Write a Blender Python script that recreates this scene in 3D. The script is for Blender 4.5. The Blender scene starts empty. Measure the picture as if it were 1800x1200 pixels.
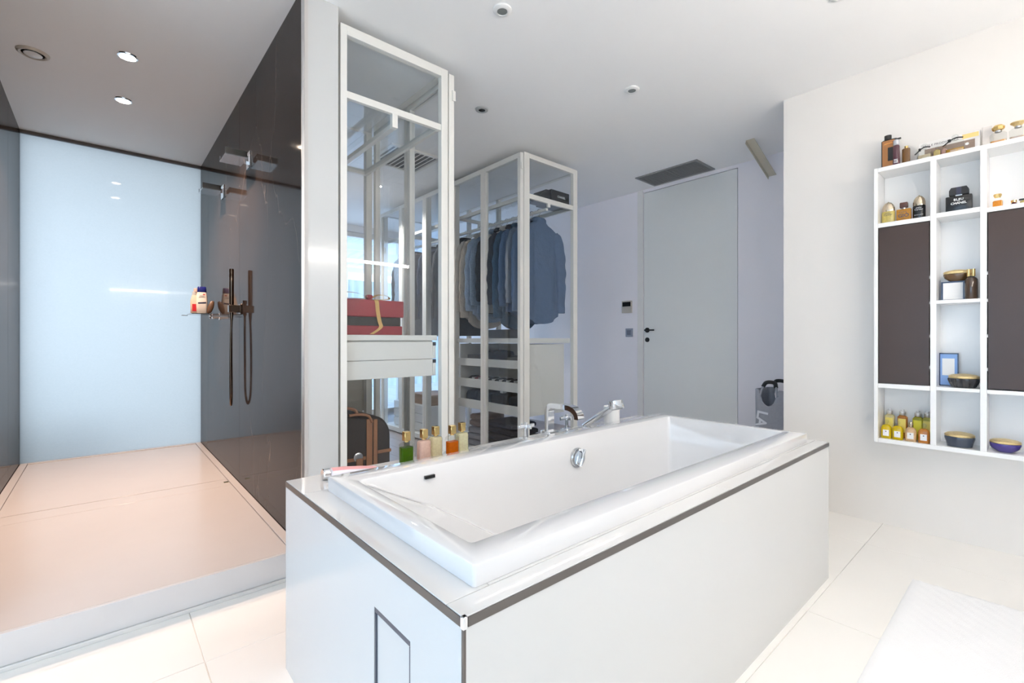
import bpy, bmesh, math, random
from mathutils import Vector, Matrix

random.seed(7)
S = bpy.context.scene
C = S.collection
PI = math.pi

# ------------------------------------------------------------------ camera
cam = bpy.data.cameras.new('camera')
cam.sensor_width = 36.0
cam.lens = 818.88 / 1800 * 36
cam.shift_y = -(600 - 596.485) / 1800
cam.clip_start = 0.02
cam_o = bpy.data.objects.new('camera', cam)
C.objects.link(cam_o)
cam_o.location = (0, 0, 1.05)
cam_o.rotation_euler = (math.radians(90), 0, math.radians(48.69 - 90))
S.camera = cam_o

# ------------------------------------------------------------------ sky, daylight portals, exposure
W = bpy.data.worlds.new('overcast_sky')
S.world = W
W.use_nodes = True
bg = W.node_tree.nodes['Background']
bg.inputs[0].default_value = (0.52, 0.745, 1.0, 1)
bg.inputs[1].default_value = 2.8


def portal(name, loc, rot, sx, sy):
    l = bpy.data.lights.new(name, 'AREA')
    l.shape = 'RECTANGLE'
    l.size, l.size_y = sx, sy
    l.cycles.is_portal = True
    o = bpy.data.objects.new(name, l)
    C.objects.link(o)
    o.location = loc
    o.rotation_euler = rot
    return o


portal('daylight_side_window', (-1.86, 0.40, 1.15), (0, -PI / 2, 0), 2.10, 1.86)
portal('daylight_dressing_window', (2.85, 6.20, 1.28), (-PI / 2, 0, 0), 2.60, 2.5)

portal('daylight_shower_window', (0.10, 5.09, 1.35), (-PI / 2, 0, 0), 1.12, 2.4)

S.view_settings.view_transform = 'Standard'
S.view_settings.look = 'None'
S.view_settings.gamma = 1
S.view_settings.use_curve_mapping = False
S.view_settings.exposure = 0.93
cy = S.cycles
cy.max_bounces = 16
cy.diffuse_bounces = 10
cy.glossy_bounces = 5
cy.transmission_bounces = 6
cy.transparent_max_bounces = 24
cy.caustics_reflective = False
cy.caustics_refractive = False
cy.sample_clamp_indirect = 10
cy.blur_glossy = 0.3


# ------------------------------------------------------------------ materials
def lin(c):
    return tuple((v / 12.92 if v <= 0.04045 else ((v + 0.055) / 1.055) ** 2.4) for v in c)


def rgb(r, g, b):
    return lin((r / 255, g / 255, b / 255))


MATS = {}


def mat(name, col, rough=0.5, metal=0.0, var=0.04, scale=8.0, coat=0.0, bump=0.0, bscale=60.0, spec=0.5, stretch=None, bdist=0.004):
    """principled surface whose colour and relief come from noise"""
    if name in MATS:
        return MATS[name]
    m = bpy.data.materials.new(name)
    m.use_nodes = True
    nt = m.node_tree
    p = nt.nodes['Principled BSDF']
    p.inputs['Roughness'].default_value = rough
    p.inputs['Metallic'].default_value = metal
    p.inputs['Coat Weight'].default_value = coat
    p.inputs['Coat Roughness'].default_value = 0.03
    p.inputs['Specular IOR Level'].default_value = spec
    tc = nt.nodes.new('ShaderNodeTexCoord')
    src = tc.outputs['Object']
    if stretch:
        mp = nt.nodes.new('ShaderNodeMapping')
        mp.inputs['Scale'].default_value = stretch
        nt.links.new(src, mp.inputs[0])
        src = mp.outputs[0]
    n = nt.nodes.new('ShaderNodeTexNoise')
    n.inputs['Scale'].default_value = scale
    n.inputs['Detail'].default_value = 4
    nt.links.new(src, n.inputs['Vector'])
    mx = nt.nodes.new('ShaderNodeMix')
    mx.data_type = 'RGBA'
    a = tuple(max(0, c * (1 - var)) for c in col)
    b = tuple(min(1, c * (1 + var)) for c in col)
    mx.inputs['A'].default_value = (*a, 1)
    mx.inputs['B'].default_value = (*b, 1)
    nt.links.new(n.outputs['Fac'], mx.inputs['Factor'])
    nt.links.new(mx.outputs['Result'], p.inputs['Base Color'])
    if bump:
        n2 = nt.nodes.new('ShaderNodeTexNoise')
        n2.inputs['Scale'].default_value = bscale
        nt.links.new(src, n2.inputs['Vector'])
        bp = nt.nodes.new('ShaderNodeBump')
        bp.inputs['Strength'].default_value = bump
        bp.inputs['Distance'].default_value = bdist
        nt.links.new(n2.outputs['Fac'], bp.inputs['Height'])
        nt.links.new(bp.outputs['Normal'], p.inputs['Normal'])
    MATS[name] = m
    return m


def glass(name, tint, ior=1.5, rough=0.0):
    m = bpy.data.materials.new(name)
    m.use_nodes = True
    nt = m.node_tree
    nt.nodes.remove(nt.nodes['Principled BSDF'])
    out = nt.nodes['Material Output']
    tr = nt.nodes.new('ShaderNodeBsdfTransparent')
    tr.inputs[0].default_value = (*tint, 1)
    gl = nt.nodes.new('ShaderNodeBsdfGlossy')
    gl.inputs['Roughness'].default_value = rough
    gl.inputs['Color'].default_value = (0.95, 0.97, 1, 1)
    fr = nt.nodes.new('ShaderNodeFresnel')
    fr.inputs['IOR'].default_value = ior
    mx = nt.nodes.new('ShaderNodeMixShader')
    ge = nt.nodes.new('ShaderNodeNewGeometry')      # leaving faces neither reflect twice nor trap the light
    sub = nt.nodes.new('ShaderNodeMath')
    sub.operation = 'SUBTRACT'
    sub.inputs[0].default_value = 1
    nt.links.new(ge.outputs['Backfacing'], sub.inputs[1])
    mul = nt.nodes.new('ShaderNodeMath')
    mul.operation = 'MULTIPLY'
    nt.links.new(fr.outputs[0], mul.inputs[0])
    nt.links.new(sub.outputs[0], mul.inputs[1])
    nt.links.new(mul.outputs[0], mx.inputs[0])
    nt.links.new(tr.outputs[0], mx.inputs[1])
    nt.links.new(gl.outputs[0], mx.inputs[2])
    nt.links.new(mx.outputs[0], out.inputs[0])
    MATS[name] = m
    return m


def emit(name, col, strength):
    m = bpy.data.materials.new(name)
    m.use_nodes = True
    nt = m.node_tree
    p = nt.nodes['Principled BSDF']
    p.inputs['Base Color'].default_value = (*col, 1)
    p.inputs['Emission Color'].default_value = (*col, 1)
    p.inputs['Emission Strength'].default_value = strength
    MATS[name] = m
    return m


def marble(name):
    m = bpy.data.materials.new(name)
    m.use_nodes = True
    nt = m.node_tree
    L = nt.links
    p = nt.nodes['Principled BSDF']
    p.inputs['Roughness'].default_value = 0.5
    p.inputs['Specular IOR Level'].default_value = 0.0
    tc = nt.nodes.new('ShaderNodeTexCoord')
    cloud = nt.nodes.new('ShaderNodeTexNoise')
    cloud.inputs['Scale'].default_value = 2.2
    cloud.inputs['Detail'].default_value = 6
    L.new(tc.outputs['Object'], cloud.inputs['Vector'])
    r1 = nt.nodes.new('ShaderNodeValToRGB')
    r1.color_ramp.elements[0].color = (*rgb(43, 36, 33), 1)
    r1.color_ramp.elements[1].color = (*rgb(66, 56, 51), 1)
    r1.color_ramp.elements[0].position = 0.3
    r1.color_ramp.elements[1].position = 0.75
    L.new(cloud.outputs['Fac'], r1.inputs[0])
    mp = nt.nodes.new('ShaderNodeMapping')
    mp.inputs['Scale'].default_value = (1, 1.0, 0.45)
    mp.inputs['Rotation'].default_value = (0.5, 0.2, 0.1)
    L.new(tc.outputs['Object'], mp.inputs[0])
    warp = nt.nodes.new('ShaderNodeTexNoise')
    warp.inputs['Scale'].default_value = 3.0
    warp.inputs['Detail'].default_value = 5
    L.new(mp.outputs[0], warp.inputs['Vector'])
    ad = nt.nodes.new('ShaderNodeMixRGB')
    ad.blend_type = 'ADD'
    ad.inputs[0].default_value = 0.35
    L.new(mp.outputs[0], ad.inputs[1])
    L.new(warp.outputs['Color'], ad.inputs[2])
    vo = nt.nodes.new('ShaderNodeTexVoronoi')
    vo.feature = 'DISTANCE_TO_EDGE'
    vo.inputs['Scale'].default_value = 1.5
    L.new(ad.outputs[0], vo.inputs['Vector'])
    r2 = nt.nodes.new('ShaderNodeValToRGB')
    r2.color_ramp.elements[0].color = (1, 1, 1, 1)
    r2.color_ramp.elements[1].color = (0, 0, 0, 1)
    r2.color_ramp.elements[0].position = 0.0
    r2.color_ramp.elements[1].position = 0.004
    L.new(vo.outputs['Distance'], r2.inputs[0])
    br = nt.nodes.new('ShaderNodeTexNoise')
    br.inputs['Scale'].default_value = 4.0
    L.new(tc.outputs['Object'], br.inputs['Vector'])
    mu = nt.nodes.new('ShaderNodeMath')
    mu.operation = 'MULTIPLY'
    L.new(r2.outputs[0], mu.inputs[0])
    pw = nt.nodes.new('ShaderNodeMath')
    pw.operation = 'POWER'
    pw.inputs[1].default_value = 2.2
    L.new(br.outputs['Fac'], pw.inputs[0])
    L.new(pw.outputs[0], mu.inputs[1])
    mx = nt.nodes.new('ShaderNodeMixRGB')
    mx.inputs[2].default_value = (*rgb(168, 150, 138), 1)
    L.new(mu.outputs[0], mx.inputs[0])
    L.new(r1.outputs[0], mx.inputs[1])
    L.new(mx.outputs[0], p.inputs['Base Color'])
    out = nt.nodes['Material Output']
    g = nt.nodes.new('ShaderNodeBsdfGlossy')
    g.inputs['Roughness'].default_value = 0.06
    f = nt.nodes.new('ShaderNodeFresnel')
    f.inputs['IOR'].default_value = 1.45
    k_ = nt.nodes.new('ShaderNodeMath')
    k_.operation = 'MULTIPLY'
    k_.inputs[1].default_value = 0.62               # honed, so the polish is partial
    L.new(f.outputs[0], k_.inputs[0])
    sm = nt.nodes.new('ShaderNodeMixShader')
    L.new(k_.outputs[0], sm.inputs[0])
    L.new(p.outputs[0], sm.inputs[1])
    L.new(g.outputs[0], sm.inputs[2])
    L.new(sm.outputs[0], out.inputs[0])
    MATS[name] = m
    return m


def frosted(name, col):
    """etched pane: scatters daylight through, keeps a faint polished face"""
    m = bpy.data.materials.new(name)
    m.use_nodes = True
    nt = m.node_tree
    nt.nodes.remove(nt.nodes['Principled BSDF'])
    out = nt.nodes['Material Output']
    L = nt.links
    tc = nt.nodes.new('ShaderNodeTexCoord')
    n = nt.nodes.new('ShaderNodeTexNoise')
    n.inputs['Scale'].default_value = 90
    n.inputs['Detail'].default_value = 5
    L.new(tc.outputs['Object'], n.inputs['Vector'])
    mx = nt.nodes.new('ShaderNodeMixRGB')
    mx.inputs[1].default_value = (*[c * 0.93 for c in col], 1)
    mx.inputs[2].default_value = (*col, 1)
    L.new(n.outputs['Fac'], mx.inputs[0])
    t = nt.nodes.new('ShaderNodeBsdfTranslucent')
    L.new(mx.outputs[0], t.inputs[0])
    g = nt.nodes.new('ShaderNodeBsdfGlossy')
    g.inputs['Roughness'].default_value = 0.04
    f = nt.nodes.new('ShaderNodeFresnel')
    f.inputs['IOR'].default_value = 1.32
    s = nt.nodes.new('ShaderNodeMixShader')
    L.new(f.outputs[0], s.inputs[0])
    L.new(t.outputs[0], s.inputs[1])
    L.new(g.outputs[0], s.inputs[2])
    ge = nt.nodes.new('ShaderNodeNewGeometry')      # the light is scattered once, where it enters the sheet
    tp = nt.nodes.new('ShaderNodeBsdfTransparent')
    s2 = nt.nodes.new('ShaderNodeMixShader')
    L.new(ge.outputs['Backfacing'], s2.inputs[0])
    L.new(s.outputs[0], s2.inputs[1])
    L.new(tp.outputs[0], s2.inputs[2])
    L.new(s2.outputs[0], out.inputs[0])
    MATS[name] = m
    return m


def liquid(name, col, rough=0.05):
    m = bpy.data.materials.new(name)
    m.use_nodes = True
    nt = m.node_tree
    p = nt.nodes['Principled BSDF']
    out = nt.nodes['Material Output']
    p.inputs['Roughness'].default_value = rough
    p.inputs['Coat Weight'].default_value = 0.5
    tc = nt.nodes.new('ShaderNodeTexCoord')
    n = nt.nodes.new('ShaderNodeTexNoise')
    n.inputs['Scale'].default_value = 120
    nt.links.new(tc.outputs['Object'], n.inputs['Vector'])
    mx = nt.nodes.new('ShaderNodeMixRGB')
    mx.inputs[1].default_value = (*[c * 0.8 for c in col], 1)
    mx.inputs[2].default_value = (*[min(1, c * 1.2) for c in col], 1)
    nt.links.new(n.outputs['Fac'], mx.inputs[0])
    nt.links.new(mx.outputs[0], p.inputs['Base Color'])
    t = nt.nodes.new('ShaderNodeBsdfTranslucent')
    nt.links.new(mx.outputs[0], t.inputs[0])
    s = nt.nodes.new('ShaderNodeMixShader')
    s.inputs[0].default_value = 0.45
    nt.links.new(p.outputs[0], s.inputs[1])
    nt.links.new(t.outputs[0], s.inputs[2])
    nt.links.new(s.outputs[0], out.inputs[0])
    MATS[name] = m
    return m


PAINT = mat('wall_paint', (0.88, 0.875, 0.865), 0.55, var=0.015, scale=3, bump=0.03, bscale=250)
LILAC = mat('dressing_wall_paint', (0.88, 0.845, 0.88), 0.6, var=0.015, scale=3, bump=0.03, bscale=250)
CEIL = mat('ceiling_paint', (0.92, 0.915, 0.91), 0.7, var=0.012, scale=3, bump=0.02, bscale=250)
WARM = mat('warm_white_panel', (0.82, 0.79, 0.755), 0.22, var=0.012, scale=2)
GLOSSW = mat('gloss_white_panel', (0.60, 0.60, 0.59), 0.12, var=0.012, scale=2)
TILE = mat('cream_porcelain_tile', (0.87, 0.845, 0.805), 0.16, var=0.02, scale=5)
GROUT = mat('pale_grout', (0.78, 0.75, 0.71), 0.8)
SLAB = mat('shower_slab_stone', (0.57, 0.53, 0.51), 0.22, var=0.03, scale=4)
MARBLE = marble('dark_brown_marble')
JOINT = mat('dark_joint', (0.02, 0.018, 0.017), 0.6)
FROST = frosted('frosted_glass', (0.48, 0.415, 0.365))
GLASS = glass('clear_glass', (0.95, 0.96, 0.965), 1.6)
SHELFGLASS = glass('shelf_glass', (0.92, 0.945, 0.955), 1.6)
BOTTLEGLASS = glass('bottle_glass', (0.92, 0.93, 0.92), 1.6)
WINGLASS = glass('window_glass', (0.985, 0.99, 0.99), 1.45)
CREAM = mat('cream_lacquer', (0.78, 0.765, 0.72), 0.35, var=0.012)
LAQ = mat('white_lacquer', (0.86, 0.86, 0.855), 0.2, var=0.01)
SIDEPANEL = mat('bath_panel_tile', (0.61, 0.615, 0.61), 0.14, var=0.012, scale=3)
ACRYL = mat('white_acrylic', (0.72, 0.72, 0.725), 0.05, var=0.006, coat=1.0)
DECKT = mat('deck_tile', (0.63, 0.625, 0.615), 0.06, var=0.015, coat=0.3)
TRIMDARK = mat('brushed_dark_steel', (0.17, 0.155, 0.145), 0.35, metal=0.8)
CHROME = mat('chrome', (0.86, 0.87, 0.89), 0.04, metal=1, var=0.0)
STEEL = mat('steel', (0.55, 0.55, 0.56), 0.25, metal=1)
BRONZE = mat('smoked_bronze', (0.16, 0.115, 0.085), 0.12, metal=1)
GOLD = mat('polished_gold', (0.86, 0.62, 0.26), 0.14, metal=1, var=0.1, scale=40)
PALEGOLD = mat('pale_gold', (0.66, 0.56, 0.42), 0.16, metal=1, var=0.08)
GOLDRELIEF = mat('embossed_gold', (0.86, 0.66, 0.34), 0.3, metal=1, var=0.2, scale=90, bump=0.8, bscale=350)
BLACK = mat('black_plastic', (0.012, 0.012, 0.013), 0.25, var=0.2)
BLACKM = mat('matt_black', (0.015, 0.015, 0.016), 0.5, var=0.2)
BROWNDOOR = mat('taupe_lacquer', rgb(72, 59, 54), 0.3, var=0.04, scale=5, spec=0.3)
WHITEINK = mat('white_ink', (0.85, 0.85, 0.85), 0.5)
WOODF = mat('grey_wood_plank', rgb(150, 138, 134), 0.32, var=0.18, scale=6, stretch=(9, 0.8, 1))
GREYP = mat('grey_plastic', (0.45, 0.46, 0.46), 0.4)
WHITEP = mat('white_plastic', (0.80, 0.80, 0.79), 0.35)
MATT_W = mat('white_cotton', (0.88, 0.88, 0.89), 0.9, var=0.03, bump=0.5, bscale=300)


# ------------------------------------------------------------------ mesh helpers
def org(o):
    v = Vector((0, 0, 0))
    while o is not None:
        v += o.location
        o = o.parent
    return v


def link(name, verts, faces, m, parent=None, smooth=False, local=False):
    """one mesh object; coordinates are world ones unless local"""
    me = bpy.data.meshes.new(name)
    o = bpy.data.objects.new(name, me)
    C.objects.link(o)
    if parent is not None:
        o.parent = parent
    off = Vector((0, 0, 0))
    if not local and parent is not None:
        off = org(parent)
    if not local and parent is None:
        xs = [v[0] for v in verts]
        ys = [v[1] for v in verts]
        zs = [v[2] for v in verts]
        off = Vector(((min(xs) + max(xs)) / 2, (min(ys) + max(ys)) / 2, min(zs)))
        o.location = off
    me.from_pydata([Vector(v) - off for v in verts], [], faces)
    bm = bmesh.new()
    bm.from_mesh(me)
    bmesh.ops.recalc_face_normals(bm, faces=bm.faces)
    bm.to_mesh(me)
    bm.free()
    me.materials.append(m)
    if smooth:
        for p in me.polygons:
            p.use_smooth = True
        try:
            me.set_sharp_from_angle(angle=math.radians(40))
        except Exception:
            pass
    me.update()
    return o


def bm_out(bm):
    bm.verts.ensure_lookup_table()
    idx = {v: i for i, v in enumerate(bm.verts)}
    vs = [tuple(v.co) for v in bm.verts]
    fs = [[idx[v] for v in f.verts] for f in bm.faces]
    bm.free()
    return vs, fs


def boxgeo(lo, hi, bev=0.0, seg=2):
    bm = bmesh.new()
    bmesh.ops.create_cube(bm, size=1)
    for v in bm.verts:
        for i in range(3):
            v.co[i] = (lo[i] + hi[i]) / 2 + v.co[i] * (hi[i] - lo[i])
    if bev > 0:
        bmesh.ops.bevel(bm, geom=bm.edges[:], offset=bev, segments=seg, affect='EDGES', profile=0.5)
    return bm_out(bm)


def box(name, lo, hi, m, parent=None, bev=0.0, seg=2, local=False):
    vs, fs = boxgeo(lo, hi, bev, seg)
    return link(name, vs, fs, m, parent, smooth=bev > 0, local=local)


def join(*geos):
    vs, fs = [], []
    for v, f in geos:
        k = len(vs)
        vs += list(v)
        fs += [[i + k for i in q] for q in f]
    return vs, fs


def loftgeo(rings, cap0=True, cap1=True, closed=True):
    n = len(rings[0])
    vs = [tuple(p) for r in rings for p in r]
    fs = []
    for i in range(len(rings) - 1):
        for j in range(n if closed else n - 1):
            k = (j + 1) % n
            fs.append([i * n + j, i * n + k, (i + 1) * n + k, (i + 1) * n + j])
    if cap0:
        fs.append(list(range(n))[::-1])
    if cap1:
        fs.append([(len(rings) - 1) * n + j for j in range(n)])
    return vs, fs


def lathegeo(c, prof, n=24, sx=1.0, sy=1.0):
    """prof: (radius, z) list; c: base point"""
    rings = []
    for r, z in prof:
        r = max(r, 1e-4)
        rings.append([(c[0] + sx * r * math.cos(2 * PI * k / n), c[1] + sy * r * math.sin(2 * PI * k / n), c[2] + z) for k in range(n)])
    return loftgeo(rings)


def lathe(name, c, prof, m, parent=None, n=24, sx=1.0, sy=1.0, local=False):
    vs, fs = lathegeo(c, prof, n, sx, sy)
    return link(name, vs, fs, m, parent, True, local)


def lathe_to(name, axis, c, prof, m, parent=None, n=24, local=False):
    """turned shape whose axis points along -X, -Y or -Z from c"""
    vs, fs = lathegeo((0, 0, 0), prof, n)
    if axis == '-X':
        vs = [(c[0] - z, c[1] + x, c[2] + y) for x, y, z in vs]
    elif axis == '-Y':
        vs = [(c[0] + x, c[1] - z, c[2] + y) for x, y, z in vs]
    else:
        vs = [(c[0] + x, c[1] + y, c[2] - z) for x, y, z in vs]
    return link(name, vs, fs, m, parent, True, local)


def tubegeo(path, r, n=10, flat=1.0):
    path = [Vector(p) for p in path]
    rings = []
    prev = None
    for i, p in enumerate(path):
        t = (path[min(i + 1, len(path) - 1)] - path[max(i - 1, 0)]).normalized()
        if prev is None:
            a = Vector((0, 0, 1)) if abs(t.z) < 0.9 else Vector((1, 0, 0))
            u = t.cross(a).normalized()
        else:
            u = (prev - t * prev.dot(t)).normalized()
        prev = u
        w = t.cross(u)
        rr = r[i] if isinstance(r, (list, tuple)) else r
        rings.append([p + u * rr * math.cos(2 * PI * k / n) + w * rr * flat * math.sin(2 * PI * k / n) for k in range(n)])
    return loftgeo(rings)


def tube(name, path, r, m, parent=None, n=10, local=False, flat=1.0):
    vs, fs = tubegeo(path, r, n, flat)
    return link(name, vs, fs, m, parent, True, local)


def rod(name, a, b, r, m, parent=None, n=14, local=False):
    return tube(name, [a, b], r, m, parent, n, local)


def spline(pts, n=8):
    """Catmull-Rom through pts"""
    P = [Vector(p) for p in pts]
    P = [P[0] * 2 - P[1]] + P + [P[-1] * 2 - P[-2]]
    out = []
    for i in range(1, len(P) - 2):
        for k in range(n):
            t = k / n
            a, b, c, d = P[i - 1], P[i], P[i + 1], P[i + 2]
            out.append(0.5 * ((2 * b) + (c - a) * t + (2 * a - 5 * b + 4 * c - d) * t * t + (3 * b - a - 3 * c + d) * t ** 3))
    out.append(P[-2])
    return out


def prismgeo(poly, axis, a, b):
    """poly: 2D list in the two other axes (in order), extruded along axis a..b"""
    def pt(u, v, w):
        if axis == 'X':
            return (w, u, v)
        if axis == 'Y':
            return (u, w, v)
        return (u, v, w)
    return loftgeo([[pt(u, v, a) for u, v in poly], [pt(u, v, b) for u, v in poly]])


def prism(name, poly, axis, a, b, m, parent=None, local=False, smooth=False):
    vs, fs = prismgeo(poly, axis, a, b)
    return link(name, vs, fs, m, parent, smooth, local)


def rrect(x0, x1, y0, y1, r, z, n=6):
    pts = []
    for cx, cy_, a0 in ((x1 - r, y1 - r, 0), (x0 + r, y1 - r, PI / 2), (x0 + r, y0 + r, PI), (x1 - r, y0 + r, 1.5 * PI)):
        for k in range(n + 1):
            a = a0 + PI / 2 * k / n
            pts.append((cx + r * math.cos(a), cy_ + r * math.sin(a), z))
    return pts


def thing(name, label, cat, loc=(0, 0, 0), rotz=0, group=None):
    o = bpy.data.objects.new(name, None)
    C.objects.link(o)
    o.empty_display_size = 0.05
    o.location = loc
    o.rotation_euler = (0, 0, rotz)
    return tag(o, label, cat, group)


def tag(o, label, cat, group=None):
    o['label'] = label
    o['category'] = cat
    if group:
        o['group'] = group
    return o


def struct(o):
    o['kind'] = 'structure'
    return o


FACE_Y = Matrix(((1, 0, 0), (0, 0, -1), (0, 1, 0)))      # lettering on a face looking to -Y
FACE_X = Matrix(((0, 0, -1), (-1, 0, 0), (0, 1, 0)))     # lettering on a face looking to -X


def lettering(body, size, centre, rot, m, parent, name='lettering', spacing=1.0, local=False, bold=0.0):
    cu = bpy.data.curves.new('lettering_curve', 'FONT')
    cu.body = body
    cu.size = size
    cu.align_x = 'CENTER'
    cu.align_y = 'CENTER'
    cu.space_character = spacing
    cu.extrude = 0.0004
    cu.offset = bold
    cu.resolution_u = 2
    t = bpy.data.objects.new('lettering_tmp', cu)
    C.objects.link(t)
    dg = bpy.context.evaluated_depsgraph_get()
    me = bpy.data.meshes.new_from_object(t.evaluated_get(dg))
    bpy.data.objects.remove(t)
    bpy.data.curves.remove(cu)
    vs = [rot @ v.co + Vector(centre) for v in me.vertices]
    fs = [list(p.vertices) for p in me.polygons]
    bpy.data.meshes.remove(me)
    return link(name, vs, fs, m, parent, False, local)


# ------------------------------------------------------------------ room numbers (metres)
H = 2.611                    # ceiling
XR = 3.343                   # shelf wall
XD = 4.251                   # door wall
YB = -0.62                   # wall behind the vanity side
XL = -1.80                   # window side
PX0, PX1, PY = 0.667, 0.831, 2.181   # partition between shower and wardrobe
SX0, SY = -0.463, 5.022      # shower left face, shower window
YF = 6.20                    # far end of dressing room
SZ = 0.12                    # shower platform

# ================================================================== THE SETTING
# ---- bathroom floor: bed of grout with large tiles laid on it
fl = struct(box('floor', (XL, YB, -0.06), (XD + 0.1, PY, -0.004), GROUT))
xs = [-1.55, -0.65, 0.25, 1.15, 2.05, 2.95, 3.85]
xs = [XL] + xs + [XD]
ys = [YB, -0.6 + 0.0, 0.6, 1.8, PY]
ys = [YB, 0.6, 1.8, PY]
for i in range(len(xs) - 1):
    for j in range(len(ys) - 1):
        g = 0.0010
        box('tile', (xs[i] + g, ys[j] + g, -0.012), (xs[i + 1] - g, ys[j + 1] - g, 0.0), TILE, fl, 0.0008, 1)

# ---- dressing-room floor of grey planks
fd = struct(box('floor_dressing', (PX1, PY, -0.06), (XD + 0.1, YF, -0.004), mat('plank_gap', (0.05, 0.045, 0.04), 0.8)))
k = 0
x = PX1
while x < XD - 0.01:
    w = min(0.165, XD - x)
    cuts = [PY, PY + 1.2 + 0.9 * ((k * 37) % 10) / 10, YF]
    for a, b in zip(cuts[:-1], cuts[1:]):
        box('plank', (x + 0.001, a + 0.001, -0.012), (x + w - 0.001, b - 0.001, 0.0), WOODF, fd, 0.0008, 1)
    x += w
    k += 1

# ---- shower platform: riser, two slabs and the drain strip between them
fs_ = struct(box('floor_shower', (SX0, PY + 0.004, 0.0), (PX0, SY, SZ - 0.014), mat('shower_bed', (0.5, 0.46, 0.43), 0.8)))
box('riser', (SX0, PY - 0.012, 0.016), (PX0, PY + 0.004, SZ), mat('white_step_tile', (0.62, 0.61, 0.605), 0.2), fs_, 0.0015, 1)
box('plinth', (SX0, PY - 0.020, 0.0), (PX0, PY + 0.004, 0.0155), mat('pale_grey_seal', (0.68, 0.66, 0.63), 0.4), fs_, 0.002, 1)
box('slab', (SX0 + 0.045, PY + 0.005, SZ - 0.013), (PX0 - 0.045, 3.424, SZ), SLAB, fs_, 0.001, 1)
box('slab', (SX0 + 0.045, 3.592, SZ - 0.013), (PX0 - 0.045, SY - 0.045, SZ), SLAB, fs_, 0.001, 1)
box('drain_cover', (SX0 + 0.045, 3.428, SZ - 0.013), (PX0 - 0.045, 3.588, SZ - 0.0005), SLAB, fs_, 0.001, 1)
for a, b in ((SX0 + 0.002, SX0 + 0.043), (PX0 - 0.043, PX0 - 0.002)):
    box('edge_strip', (a, PY + 0.005, SZ - 0.013), (b, SY - 0.002, SZ + 0.004), SLAB, fs_, 0.0015, 1)
box('edge_strip', (SX0 + 0.045, SY - 0.043, SZ - 0.013), (PX0 - 0.045, SY - 0.002, SZ + 0.004), SLAB, fs_, 0.0015, 1)
rodm = STEEL
box('drain_slot', (PX0 - 0.075, 3.50, SZ - 0.0008), (PX0 - 0.048, 3.53, SZ + 0.0006), GOLD, fs_)

# ---- ceiling
struct(box('ceiling', (XL, YB, H), (XD + 0.1, YF, H + 0.12), CEIL))

# ---- walls
struct(box('wall_right', (XR, YB, 0), (XD + 0.1, 1.115, H), WARM))
wd = struct(box('wall_door', (XD, 2.755, 0), (XD + 0.12, YF, H), LILAC))
box('wall_strip', (XD, 1.115, 0), (XD + 0.12, 1.788, H), LILAC, wd)
box('lintel', (XD, 1.788, H - 0.03), (XD + 0.12, 2.755, H), LILAC, wd)
box('backing', (XD + 0.10, 1.788, 0), (XD + 0.12, 2.755, H), BLACKM, wd)
struct(box('wall_rear', (XL - 0.12, YB - 0.12, 0), (XD + 0.1, YB, H), PAINT))
struct(box('wall_shower_front', (XL, PY, 0), (SX0 - 0.12, PY + 0.12, H), PAINT))

# window side: a wall opened by a large window
wl = struct(box('wall_left', (XL - 0.12, YB, 0), (XL, -0.55, H), PAINT))
box('wall_pier', (XL - 0.12, 1.35, 0), (XL, PY + 0.12, H), PAINT, wl)
box('wall_sill', (XL - 0.12, -0.55, 0), (XL, 1.35, 0.10), PAINT, wl)
box('wall_lintel', (XL - 0.12, -0.55, 2.20), (XL, 1.35, H), PAINT, wl)
w2 = struct(box('window_2', (XL - 0.09, -0.55, 0.10), (XL - 0.03, -0.49, 2.20), CREAM))
for a, b in (((-0.49, 0.10), (1.29, 0.16)), ((-0.49, 2.14), (1.29, 2.20)), ((1.29, 0.10), (1.35, 2.20)), ((0.37, 0.16), (0.43, 2.14))):
    box('window_frame', (XL - 0.09, a[0], a[1]), (XL - 0.03, b[0], b[1]), CREAM, w2)
box('pane', (XL - 0.065, -0.49, 0.16), (XL - 0.059, 0.37, 2.14), WINGLASS, w2)
box('pane', (XL - 0.065, 0.43, 0.16), (XL - 0.059, 1.29, 2.14), WINGLASS, w2)

# partition: white end, dark marble panels on the shower side
wp = struct(box('wall_partition', (PX0 + 0.024, PY, 0), (PX1, YF, H), GLOSSW))
cuts = [PY + 0.002, 3.437, 4.628, SY + 0.02]
for a, b in zip(cuts[:-1], cuts[1:]):
    box('panel', (PX0, a + 0.0012, 0), (PX0 + 0.021, b - 0.0012, H), MARBLE, wp, 0.0006, 1)
box('joint_backing', (PX0 + 0.021, PY + 0.003, 0), (PX0 + 0.024, SY + 0.02, H - 0.004), JOINT, wp)
box('corner_profile', (PX0 - 0.0015, PY - 0.006, SZ), (PX0 + 0.010, PY + 0.002, H), STEEL, wp)
box('corner_profile', (PX0 + 0.010, PY - 0.004, 0), (PX0 + 0.026, PY + 0.001, H), mat('pale_edge_profile', (0.55, 0.52, 0.50), 0.4), wp)

ws = struct(box('wall_shower_left', (SX0 - 0.12, PY, 0), (SX0 - 0.024, SY + 0.1, H), PAINT))
cuts = [PY + 0.002, 3.25, 4.446, SY + 0.02]
for a, b in zip(cuts[:-1], cuts[1:]):
    box('panel', (SX0 - 0.021, a + 0.0012, 0), (SX0, b - 0.0012, H), MARBLE, ws, 0.0006, 1)
box('joint_backing', (SX0 - 0.024, PY + 0.003, 0), (SX0 - 0.021, SY + 0.02, H), JOINT, ws)

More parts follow.
